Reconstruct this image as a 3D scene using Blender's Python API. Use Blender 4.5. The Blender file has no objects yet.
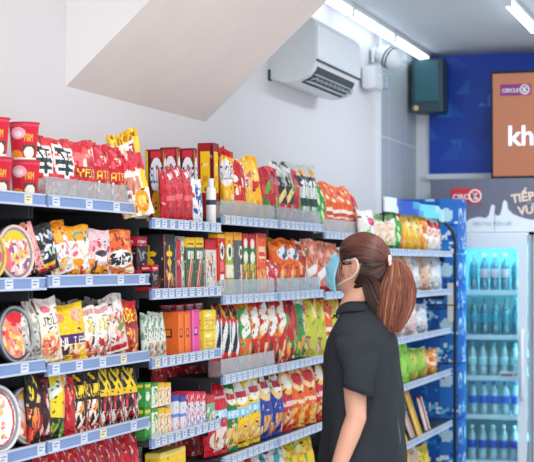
import bpy, bmesh, random
import numpy as np
from math import sin, cos, tan, atan, radians, pi, sqrt, exp, ceil
from mathutils import Vector, Matrix, noise

# ------------------------------------------------------------------ camera, world, light, exposure
SC = bpy.context.scene
COL = SC.collection
TH = radians(16.3); FPX = 1680.0; CAMZ = 1.48
cam = bpy.data.cameras.new('camera'); cam_o = bpy.data.objects.new('camera', cam); COL.objects.link(cam_o)
cam.sensor_width = 36; cam.lens = FPX / 534 * 36; cam.shift_y = 34 / 534
cam_o.location = (0, 0, CAMZ); cam_o.rotation_euler = (pi / 2, 0, TH)
cam.dof.use_dof = True; cam.dof.focus_distance = 6.3; cam.dof.aperture_fstop = 7.0
cam.clip_start = .05
SC.camera = cam_o
W = bpy.data.worlds.new('daylight'); SC.world = W; W.use_nodes = True
W.node_tree.nodes['Background'].inputs[0].default_value = (.90, .95, 1, 1)
W.node_tree.nodes['Background'].inputs[1].default_value = 1.05

def area(name, loc, rot, sx, sy, power, col):
    l = bpy.data.lights.new(name, 'AREA'); l.shape = 'RECTANGLE'; l.size = sx; l.size_y = sy
    l.energy = power; l.color = col
    o = bpy.data.objects.new(name, l); o.location = loc; o.rotation_euler = rot; COL.objects.link(o); return o
area('shop_ceiling_light_row', (-.6, 4.2, 3.05), (0, 0, 0), .5, 5.0, 75, (1, .93, .86))
area('shop_ceiling_light_row', (1.4, 6.5, 3.05), (0, radians(-25), 0), .5, 8.0, 120, (.96, .97, 1))
area('far_ceiling_light_row', (-.9, 10.6, 3.05), (0, 0, 0), .5, 3.4, 55, (.82, .92, 1))
area('shop_front_daylight', (1.0, -1.5, 1.9), (radians(80), 0, radians(10)), 4.0, 2.4, 125, (1, .97, .94))

VS = SC.view_settings
SC.display_settings.display_device = 'sRGB'
VS.view_transform = 'Standard'; VS.look = 'None'; VS.gamma = 1; VS.use_curve_mapping = False
VS.exposure = 0.18
SC.cycles.max_bounces = 6; SC.cycles.transparent_max_bounces = 12

# ------------------------------------------------------------------ colour and materials
def s2l(c): return c / 12.92 if c <= .04045 else ((c + .055) / 1.055) ** 2.4
def hx(h): return tuple(s2l(int(h[i:i + 2], 16) / 255) for i in (0, 2, 4))
def mat(name, col, rough=.5, metal=0, emit=0, trans=0, noise_amt=0, noise_scale=20, bump=0, coat=0, alpha=1, emitcol=None, spec=.5):
    m = bpy.data.materials.new(name); m.use_nodes = True
    nt = m.node_tree; b = nt.nodes['Principled BSDF']
    c = hx(col) if isinstance(col, str) else col
    b.inputs['Base Color'].default_value = (*c, 1); b.inputs['Roughness'].default_value = rough
    b.inputs['Metallic'].default_value = metal; b.inputs['Transmission Weight'].default_value = trans
    b.inputs['Coat Weight'].default_value = coat; b.inputs['Alpha'].default_value = alpha
    b.inputs['Specular IOR Level'].default_value = spec
    if emit:
        b.inputs['Emission Color'].default_value = (*(hx(emitcol) if emitcol else c), 1); b.inputs['Emission Strength'].default_value = emit
    if noise_amt or bump:
        tc = nt.nodes.new('ShaderNodeTexCoord'); n = nt.nodes.new('ShaderNodeTexNoise'); n.inputs['Scale'].default_value = noise_scale
        n.inputs['Detail'].default_value = 4
        nt.links.new(tc.outputs['Object'], n.inputs['Vector'])
        if noise_amt:
            mx = nt.nodes.new('ShaderNodeMix'); mx.data_type = 'RGBA'
            mx.inputs['A'].default_value = (*[x * (1 - noise_amt) for x in c], 1)
            mx.inputs['B'].default_value = (*[min(1, x * (1 + noise_amt)) for x in c], 1)
            nt.links.new(n.outputs['Fac'], mx.inputs['Factor']); nt.links.new(mx.outputs['Result'], b.inputs['Base Color'])
        if bump:
            bp = nt.nodes.new('ShaderNodeBump'); bp.inputs['Strength'].default_value = bump; bp.inputs['Distance'].default_value = .01
            nt.links.new(n.outputs['Fac'], bp.inputs['Height']); nt.links.new(bp.outputs['Normal'], b.inputs['Normal'])
    return m
def vmat(name, rough, coat=0, bump=0, scale=30, spec=.5):
    m = mat(name, 'ffffff', rough, coat=coat, spec=spec); nt = m.node_tree; b = nt.nodes['Principled BSDF']
    a = nt.nodes.new('ShaderNodeAttribute'); a.attribute_name = 'print'
    nt.links.new(a.outputs['Color'], b.inputs['Base Color'])
    if bump:
        tc = nt.nodes.new('ShaderNodeTexCoord'); n = nt.nodes.new('ShaderNodeTexNoise'); n.inputs['Scale'].default_value = scale
        bp = nt.nodes.new('ShaderNodeBump'); bp.inputs['Strength'].default_value = bump; bp.inputs['Distance'].default_value = .05
        nt.links.new(tc.outputs['Object'], n.inputs['Vector']); nt.links.new(n.outputs['Fac'], bp.inputs['Height']); nt.links.new(bp.outputs['Normal'], b.inputs['Normal'])
    return m
M = dict(
    wall=mat('wall_paint', 'e0dde0', .85, noise_amt=.015, noise_scale=3, bump=.05),
    soffit=mat('soffit_plaster', 'efe2de', .9, noise_amt=.06, noise_scale=6, bump=.15),
    stairside=mat('stair_side_paint', 'f1eff0', .85, noise_amt=.01),
    ceiling=mat('ceiling_paint', 'c9d0d6', .9, noise_amt=.02),
    trim=mat('white_trim', 'eef2f6', .5, noise_amt=.01),
    film=vmat('printed_film', .36, coat=.05, bump=.35, scale=9, spec=.35),
    card=vmat('printed_card', .55, bump=0, spec=.3),
    vprint=vmat('printed_panel', .45),
    black=mat('black_steel', '15171b', .5, noise_amt=.1),
    dark=mat('dark_shelf_back', '1b1e24', .7, noise_amt=.2),
    deck=mat('shelf_deck', '2a2d33', .5, noise_amt=.1),
    pale=mat('pale_back_board', 'aeb6bd', .7, noise_amt=.05),
    rail=mat('blue_price_rail', '7390c4', .3, noise_amt=.08, noise_scale=8, coat=.3),
    railedge=mat('pale_rail_edge', 'bccae4', .35, noise_amt=.04),
    raillight=mat('light_price_rail', '8aa2cc', .3, noise_amt=.08, coat=.3),
    tag=mat('white_price_tag', 'd3dcea', .5, noise_amt=.03, noise_scale=60),
    tagy=mat('cream_price_tag', 'e8dfb4', .5, noise_amt=.03),
    ink=mat('tag_ink', '5a6478', .7, noise_amt=.05),
    plastic=mat('white_plastic', 'e3e8ec', .35, noise_amt=.02),
    plasticd=mat('grey_plastic', '9fb0bd', .4, noise_amt=.03),
    slot=mat('dark_vent_slot', '3a424a', .6, noise_amt=.1),
    louver=mat('louver_plastic', 'b9c3c9', .4, noise_amt=.02),
    skin=mat('skin', 'dca68e', .5, noise_amt=.05, noise_scale=14),
    shirt=mat('charcoal_shirt_cloth', '2a2f36', .85, noise_amt=.15, noise_scale=6, bump=.9, spec=.25),
    trousers=mat('black_trouser_cloth', '1c1d22', .9, noise_amt=.15),
    shoe=mat('black_shoe_leather', '141414', .4, noise_amt=.1),
    mask=mat('blue_mask_fabric', '8ed2ea', .8, noise_amt=.05, noise_scale=60, bump=.1),
    loop=mat('white_elastic', 'f4f6f8', .8, noise_amt=.02),
    eye=mat('eye_white', 'f0ece8', .2, noise_amt=.02), iris=mat('dark_iris', '20140e', .2, noise_amt=.02),
    lens=mat('dark_lens', '20262c', .15, noise_amt=.02),
    cap=mat('bottle_cap', 'dfeaf4', .4, noise_amt=.02), capb=mat('blue_bottle_cap', '2f6fd0', .4, noise_amt=.02), capt=mat('teal_bottle_cap', '3fb0b8', .4, noise_amt=.02),
    capr=mat('red_bottle_cap', 'c8323c', .4, noise_amt=.02),
    fridge=mat('white_fridge_enamel', 'dfe8ee', .35, noise_amt=.01),
    fridgein=mat('fridge_liner', '9cd0d6', .5, noise_amt=.03),
    signbg=mat('sign_panel_grey', '6d6f80', .6, noise_amt=.05, noise_scale=4),
    floor=None)
def glassy(name, col, gloss=.12, op=.25):
    m = bpy.data.materials.new(name); m.use_nodes = True; nt = m.node_tree; nt.nodes.clear()
    out = nt.nodes.new('ShaderNodeOutputMaterial'); t = nt.nodes.new('ShaderNodeBsdfTransparent'); t.inputs[0].default_value = (*hx(col), 1)
    g = nt.nodes.new('ShaderNodeBsdfGlossy'); g.inputs['Roughness'].default_value = .12; d = nt.nodes.new('ShaderNodeBsdfDiffuse'); d.inputs[0].default_value = (*hx(col), 1)
    a = nt.nodes.new('ShaderNodeMixShader'); a.inputs[0].default_value = .45; nt.links.new(d.outputs[0], a.inputs[1]); nt.links.new(g.outputs[0], a.inputs[2])
    m2 = nt.nodes.new('ShaderNodeMixShader'); m2.inputs[0].default_value = op
    nt.links.new(t.outputs[0], m2.inputs[1]); nt.links.new(a.outputs[0], m2.inputs[2]); nt.links.new(m2.outputs[0], out.inputs[0]); return m
M['acrylic'] = glassy('clear_acrylic', 'f4f8fb', op=.32)
M['doorglass'] = glassy('door_glass', 'eefafd', op=.03)
M['pet'] = glassy('clear_bottle_plastic', 'e6f8fa', op=.5)
M['petteal'] = glassy('teal_bottle_plastic', '3fc0cc', op=.45)
def tile_mat(name, c1, c2, sx, sy, axis):
    m = mat(name, c1, .35); nt = m.node_tree; b = nt.nodes['Principled BSDF']
    g = nt.nodes.new('ShaderNodeNewGeometry'); sp = nt.nodes.new('ShaderNodeSeparateXYZ'); cb = nt.nodes.new('ShaderNodeCombineXYZ')
    nt.links.new(g.outputs['Position'], sp.inputs[0])
    nt.links.new(sp.outputs[axis[0]], cb.inputs[0]); nt.links.new(sp.outputs[axis[1]], cb.inputs[1])
    br = nt.nodes.new('ShaderNodeTexBrick'); br.offset = 0; br.inputs['Scale'].default_value = 1
    br.inputs['Color1'].default_value = (*hx(c1), 1); br.inputs['Color2'].default_value = (*[x * .96 for x in hx(c1)], 1); br.inputs['Mortar'].default_value = (*hx(c2), 1)
    br.inputs['Mortar Size'].default_value = .006; br.inputs['Brick Width'].default_value = sx; br.inputs['Row Height'].default_value = sy
    nt.links.new(cb.outputs[0], br.inputs['Vector']); nt.links.new(br.outputs['Color'], b.inputs['Base Color']); return m
M['tile'] = tile_mat('grey_wall_tile', 'b9c2c8', 'e6eaee', .6, .6, (1, 2))
M['floor'] = tile_mat('floor_tile', 'cfcdca', 'a8a6a4', .6, .6, (0, 1))
def hair_mat():
    m = vmat('hair_strands', .38, spec=.5); return m
M['hair'] = hair_mat()

# ------------------------------------------------------------------ mesh helpers
def link(name, me, parent=None, loc=None, rot=None, scale=None):
    o = bpy.data.objects.new(name, me); COL.objects.link(o)
    if parent is not None: o.parent = parent
    if loc is not None: o.location = loc
    if rot is not None: o.rotation_euler = rot
    if scale is not None: o.scale = scale
    return o
def mesh(name, V, F, mats, midx=None, smooth=False, cols=None):
    me = bpy.data.meshes.new(name); me.from_pydata([tuple(v) for v in V], [], F)
    for m in (mats if isinstance(mats, (list, tuple)) else [mats]): me.materials.append(m)
    if midx is not None: me.polygons.foreach_set('material_index', midx)
    if smooth: me.polygons.foreach_set('use_smooth', [True] * len(F))
    if cols is not None:
        at = me.color_attributes.new('print', 'FLOAT_COLOR', 'CORNER')
        arr = np.ones((len(me.loops), 4), dtype=np.float32)
        n = np.array([len(f) for f in F]); arr[:, :3] = np.repeat(np.array(cols, dtype=np.float32), n, axis=0)
        at.data.foreach_set('color', arr.ravel())
    me.update(); return me
class MB:
    def __init__(s): s.V = []; s.F = []; s.C = []; s.m = []
    def add(s, V, F, c=None, mi=0):
        n = len(s.V); s.V += [tuple(v) for v in V]; s.F += [tuple(i + n for i in f) for f in F]
        s.C += [c or (.5, .5, .5)] * len(F) if not isinstance(c, list) else c; s.m += [mi] * len(F)
    def box(s, x0, x1, y0, y1, z0, z1, c=None, mi=0, bev=0):
        if bev:
            b = min(bev, abs(x1 - x0) * .4, abs(y1 - y0) * .4, abs(z1 - z0) * .4)
            bm = bmesh.new(); bmesh.ops.create_cube(bm, size=1)
            for v in bm.verts: v.co = Vector(((x0 + x1) / 2 + v.co.x * (x1 - x0), (y0 + y1) / 2 + v.co.y * (y1 - y0), (z0 + z1) / 2 + v.co.z * (z1 - z0)))
            bmesh.ops.bevel(bm, geom=bm.edges[:], offset=b, segments=2, affect='EDGES', profile=.6)
            bm.verts.index_update(); s.add([v.co[:] for v in bm.verts], [tuple(v.index for v in f.verts) for f in bm.faces], c, mi); bm.free(); return
        V = [(x, y, z) for x in (x0, x1) for y in (y0, y1) for z in (z0, z1)]
        s.add(V, [(0, 1, 3, 2), (4, 6, 7, 5), (0, 4, 5, 1), (2, 3, 7, 6), (0, 2, 6, 4), (1, 5, 7, 3)], c, mi)
    def tube(s, P, R, n=12, c=None, mi=0, caps=True, flat=None):
        P = [Vector(p) for p in P]
        if not isinstance(R, (list, tuple)): R = [R] * len(P)
        if caps:   # rounded ends
            d0 = (P[0] - P[1]).normalized(); d1 = (P[-1] - P[-2]).normalized(); r0, r1 = R[0], R[-1]
            P = [P[0] + d0 * r0 * .95, P[0] + d0 * r0 * .6] + P + [P[-1] + d1 * r1 * .6, P[-1] + d1 * r1 * .95]
            R = [r0 * .25, r0 * .78] + list(R) + [r1 * .78, r1 * .25]
        T = []
        for i in range(len(P)):
            a = P[max(0, i - 1)]; b = P[min(len(P) - 1, i + 1)]; t = (b - a); T.append(t.normalized() if t.length > 1e-9 else Vector((0, 0, 1)))
        ref = Vector((0, 0, 1)) if abs(T[0].z) < .9 else Vector((1, 0, 0))
        u = T[0].cross(ref).normalized(); V = []
        for i, p in enumerate(P):
            u = (u - T[i] * u.dot(T[i])).normalized(); w = T[i].cross(u)
            for k in range(n):
                a = 2 * pi * k / n; V.append(p + (u * cos(a) + w * sin(a)) * R[i])
        F = [(i * n + k, i * n + (k + 1) % n, (i + 1) * n + (k + 1) % n, (i + 1) * n + k) for i in range(len(P) - 1) for k in range(n)]
        F += [tuple(range(n - 1, -1, -1)), tuple((len(P) - 1) * n + k for k in range(n))]
        s.add(V, F, c, mi)
    def lathe(s, prof, n=20, cx=0, cy=0, c=None, mi=0, ax='z'):
        V = []
        for r, z in prof:
            for k in range(n):
                a = 2 * pi * k / n
                V.append((cx + r * cos(a), cy + r * sin(a), z) if ax == 'z' else ((cx + z, cy + r * cos(a), r * sin(a)) if ax == 'x' else (cx + r * cos(a), cy + z, r * sin(a))))
        F = [(i * n + k, i * n + (k + 1) % n, (i + 1) * n + (k + 1) % n, (i + 1) * n + k) for i in range(len(prof) - 1) for k in range(n)]
        F += [tuple(range(n - 1, -1, -1)), tuple((len(prof) - 1) * n + k for k in range(n))]
        s.add(V, F, c, mi)
    def build(s, name, mats, parent=None, smooth=False, col=False, loc=None, rot=None):
        me = mesh(name, s.V, s.F, mats, s.m, smooth, s.C if col else None)
        return link(name, me, parent, loc, rot)
def smooth_angle(o, deg=40):
    me = o.data; me.polygons.foreach_set('use_smooth', [True] * len(me.polygons))
    bm = bmesh.new(); bm.from_mesh(me)
    for e in bm.edges:
        if len(e.link_faces) == 2 and e.calc_face_angle(0) > radians(deg): e.smooth = False
    bm.to_mesh(me); bm.free(); return o
def tag(o, label, cat, group=None):
    o['label'] = label; o['category'] = cat
    if group: o['group'] = group
    return o
def struct(o): o['kind'] = 'structure'; return o
def empty(name, loc, label, cat, group=None, rz=0):
    o = bpy.data.objects.new(name, None); COL.objects.link(o); o.location = loc; o.rotation_euler = (0, 0, rz); o.empty_display_size = .1
    return tag(o, label, cat, group)

# ------------------------------------------------------------------ where a sight line meets a plane of the shop
def Ylat(x, lat): return lat / tan(TH - atan((x - 267) / FPX))
def Dep(Y, lat): return Y * cos(TH) + lat * sin(TH)
def Zat(y, Y, lat): return CAMZ + (265 - y) / FPX * Dep(Y, lat)
def Xat(x, Y): return -Y * tan(TH - atan((x - 267) / FPX))

# ------------------------------------------------------------------ room
WX = -2.6; BY = 13.0; CZ = 3.12
def slab(name, x0, x1, y0, y1, z0, z1, m):
    b = MB(); b.box(x0, x1, y0, y1, z0, z1); return struct(b.build(name, m))
slab('floor', WX - .2, 4.5, -1, BY + .2, -.1, 0, M['floor'])
slab('ceiling', WX - .2, 4.5, 1.5, BY + .2, CZ, CZ + .1, M['ceiling'])
slab('wall_left', WX - .15, WX, .5, BY, 0, CZ, M['wall'])
slab('wall_back', WX - .15, 4.5, BY, BY + .15, 0, CZ, M['trim'])
TY0 = Ylat(380, 2.58)
slab('wall_left_tiles', WX, WX + .02, TY0, BY, 0, CZ, M['tile'])
slab('trim_1', WX, WX + .03, TY0 - .05, TY0 - .002, 0, CZ, M['trim'])
slab('baseboard_left', WX + .0, WX + .015, .5, TY0 - .06, 0, .08, M['trim'])

# stair flight crossing above the shelves: sloping soffit and vertical side
def stair():
    y0, y1 = Ylat(66, -WX), 7.81; z0 = 2.18; s = .92; k = (CZ - z0) / s
    V = [(WX, y0, z0), (WX + k, y0, CZ), (WX, y0, CZ), (WX, y1, z0), (WX + k, y1, CZ), (WX, y1, CZ)]
    F = [(0, 1, 2), (3, 5, 4), (0, 3, 4, 1), (0, 2, 5, 3), (1, 4, 5, 2)]
    o = link('wall_stair_flight', mesh('wall_stair_flight', V, F, [M['stairside'], M['soffit']], [0, 0, 1, 0, 0])); struct(o)
stair()

# blue feature panel with paler triangles over the fridges
def blue_wall():
    x0 = WX + .13; x1 = 4.4; z0 = 2.19; z1 = CZ - .005; y = BY - .03
    n, m = 200, 28; rnd = random.Random(3)
    cs = (x1 - x0) / n; b = MB(); V = []; F = []; C = []
    base = np.array(hx('0846bc')); tris = []
    for (px, py, s, col, fl) in [(450, 140, .13, '2a7bdc', 0), (447, 118, .15, '1f63cc', 1), (478, 107, .12, '3c8ae6', 0), (452, 70, .16, '1a5cc6', 1), (470, 90, .14, '1152bb', 0), (437, 118, .12, '2f80de', 0), (462, 160, .2, '0e55c4', 1), (440, 160, .16, '1660cc', 0), (485, 140, .2, '0a3f9e', 1), (430, 90, .15, '0d4cb4', 0), (425, 140, .12, '1f63cc', 1), (470, 130, .12, '0a3f9e', 0), (455, 95, .12, '2370d4', 0)]:
        X = Xat(px, BY); tris.append((X, Zat(py, BY, -X), s, np.array(hx(col)), fl))
    for i in range(50):
        tris.append((rnd.uniform(-1.2, 4.3), rnd.uniform(z0, z1), rnd.uniform(.1, .25), np.array(hx(rnd.choice(['2a7bdc', '1f63cc', '0a3f9e', '1152bb']))), rnd.randint(0, 1)))
    V = [(x0, y, z0), (x1, y, z0), (x1, y, z1), (x0, y, z1), (x0, BY, z0), (x1, BY, z0), (x1, BY, z1), (x0, BY, z1)]
    F = [(0, 1, 2, 3), (0, 4, 5, 1), (3, 2, 6, 7), (0, 3, 7, 4), (1, 5, 6, 2)]; C = [tuple(base)] * 5
    d = .001
    for X, Z, s, c, fl in tris:
        d += .00015
        P = [(X, Z), (X + s, Z), (X, Z + s)] if fl else [(X, Z), (X + s, Z), (X + s, Z + s)]
        if fl == 0 and X * 7 % 1 > .5: P = [(X, Z), (X + s, Z - s), (X + s, Z)]
        P = [(min(x1, max(x0, a)), min(z1, max(z0, b_))) for a, b_ in P]
        k = len(V); V += [(a, y - d, b_) for a, b_ in P]; F.append((k, k + 1, k + 2)); C.append(tuple(c * .75 + base * .25))
    o = link('wall_back_panel', mesh('wall_back_panel', V, F, M['vprint'], cols=C)); struct(o)
blue_wall()
slab('trim_2', WX + .1, 4.4, BY - .05, BY - .001, 2.15, 2.19, M['trim'])

# ------------------------------------------------------------------ ceiling lamps
M['tubeglow'] = mat('glowing_tube', 'f4fbff', .4, emit=4, emitcol='eaf6ff')
def ceiling_lamp(X, y0, y1, label):
    r = empty('ceiling_lamp', (X, (y0 + y1) / 2, CZ), label, 'ceiling lamp', 'tube lamps on the ceiling')
    h = (y1 - y0) / 2; b = MB(); b.box(-.035, .035, -h, h, -.03, 0, bev=.004); b.build('lamp_body', M['plastic'], r)
    b = MB(); b.tube([(0, -h + .03, -.05), (0, h - .03, -.05)], .024, 12); b.build('tube', M['tubeglow'], r, smooth=True)
    for s in (-1, 1):
        b = MB(); b.box(-.025, .025, s * h - .015, s * h + .015, -.07, -.02, bev=.004); b.build('end_cap', M['plastic'], r)
ceiling_lamp(-2.47, 9.10, 10.30, 'tube lamp along the left wall ceiling, above the air conditioner')
ceiling_lamp(-2.47, 10.33, 11.55, 'middle tube lamp along the left wall ceiling')
ceiling_lamp(-2.47, 11.60, 12.84, 'tube lamp by the left wall ending at the blue wall')
ceiling_lamp(-1.46, 10.2, 11.42, 'tube lamp in the upper right corner, nearest the screen')

# ------------------------------------------------------------------ printed art: primitives rasterised onto face colours
FONT = {'A': '7E1111117E', 'B': '7F49494936', 'C': '3E41414122', 'D': '7F4141221C', 'E': '7F49494941', 'F': '7F09090901', 'G': '3E4149497A', 'H': '7F0808087F', 'I': '00417F4100',
        'K': '7F08142241', 'L': '7F40404040', 'M': '7F020C027F', 'N': '7F0408107F', 'O': '3E4141413E', 'P': '7F09090906', 'R': '7F09192946', 'S': '4649494931', 'T': '01017F0101',
        'U': '3F4040403F', 'V': '1F2040201F', 'W': '3F4038403F', 'Y': '0708700807', 'J': '2040413F01', 'Z': '6151494543', 'X': '6314081463', '3': '2141454B31', ' ': '0000000000'}
def art(spec, n, m, seed=0):
    u = (np.arange(n) + .5) / n; v = (np.arange(m) + .5) / m; U, Vv = np.meshgrid(u, v)
    A = np.zeros((m, n, 3)); rnd = random.Random(seed * 7919 + len(spec))
    def put(mask, col, a=1.0): A[mask] = A[mask] * (1 - a) + np.array(hx(col)) * a
    for p in spec:
        k = p[0]
        if k == 'b': A[:] = hx(p[1])
        elif k == 'r': put((U >= p[1]) & (U <= p[3]) & (Vv >= p[2]) & (Vv <= p[4]), p[5])
        elif k == 'e': put(((U - p[1]) / p[3]) ** 2 + ((Vv - p[2]) / p[4]) ** 2 <= 1, p[5])
        elif k == 'l':
            x0, y0, x1, y1, w = p[1:6]; dx, dy = x1 - x0, y1 - y0; L = dx * dx + dy * dy + 1e-9
            t = np.clip(((U - x0) * dx + (Vv - y0) * dy) / L, 0, 1); put((U - x0 - t * dx) ** 2 + (Vv - y0 - t * dy) ** 2 <= w * w, p[6])
        elif k == 'd':   # slanted band: v between a+b*u and a+b*u+h
            q = Vv - p[1] - p[2] * U; put((q >= 0) & (q <= p[3]), p[4])
        elif k == 't':
            s, u0, v0, u1, v1, col = p[1:7]; N = 6 * len(s) - 1
            ci = np.floor((U - u0) / (u1 - u0) * N).astype(int); ri = np.floor((v1 - Vv) / (v1 - v0) * 7).astype(int)
            ok = (ci >= 0) & (ci < N) & (ri >= 0) & (ri < 7); bits = np.zeros((N, 7), bool)
            for j, ch in enumerate(s):
                g = FONT[ch]
                for c in range(5):
                    by = int(g[2 * c:2 * c + 2], 16)
                    for r in range(7): bits[6 * j + c, r] = by >> r & 1
            put(ok & bits[np.clip(ci, 0, N - 1), np.clip(ri, 0, 6)], col)
        elif k == 'f':
            u0, v0, u1, v1, cols, cnt, sz = p[1:8]
            for _ in range(cnt):
                cu, cv = rnd.uniform(u0, u1), rnd.uniform(v0, v1); a = rnd.uniform(0, pi); ru, rv = sz * rnd.uniform(.5, 1.3), sz * rnd.uniform(.25, .6)
                X = (U - cu) * cos(a) + (Vv - cv) * sin(a); Yy = -(U - cu) * sin(a) + (Vv - cv) * cos(a)
                put(((X / ru) ** 2 + (Yy / rv) ** 2 <= 1) & (U >= u0) & (U <= u1) & (Vv >= v0) & (Vv <= v1), rnd.choice(cols))
    return A
FOOD = ['d9622b', 'f0a24a', 'f6d9a0', 'b8301f', 'f4efe0', '6fa03c', 'e8843a']
NOOD = ['f2c26a', 'f6e0a8', 'd8642c', 'c23a24', 'fbf3dc', 'e89a40', '5c8f3a']
PINK = ['f3b6b6', 'fbe4dc', 'e27a74', 'd24a4a', 'fff6ee', 'f0a05a']
R_, Y_, O_, W_, K_, G_, B_ = 'd3202e', 'fbc81c', 'f2711e', 'f4f2ee', '1c1a20', '2f9440', '1f4fb4'
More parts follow.
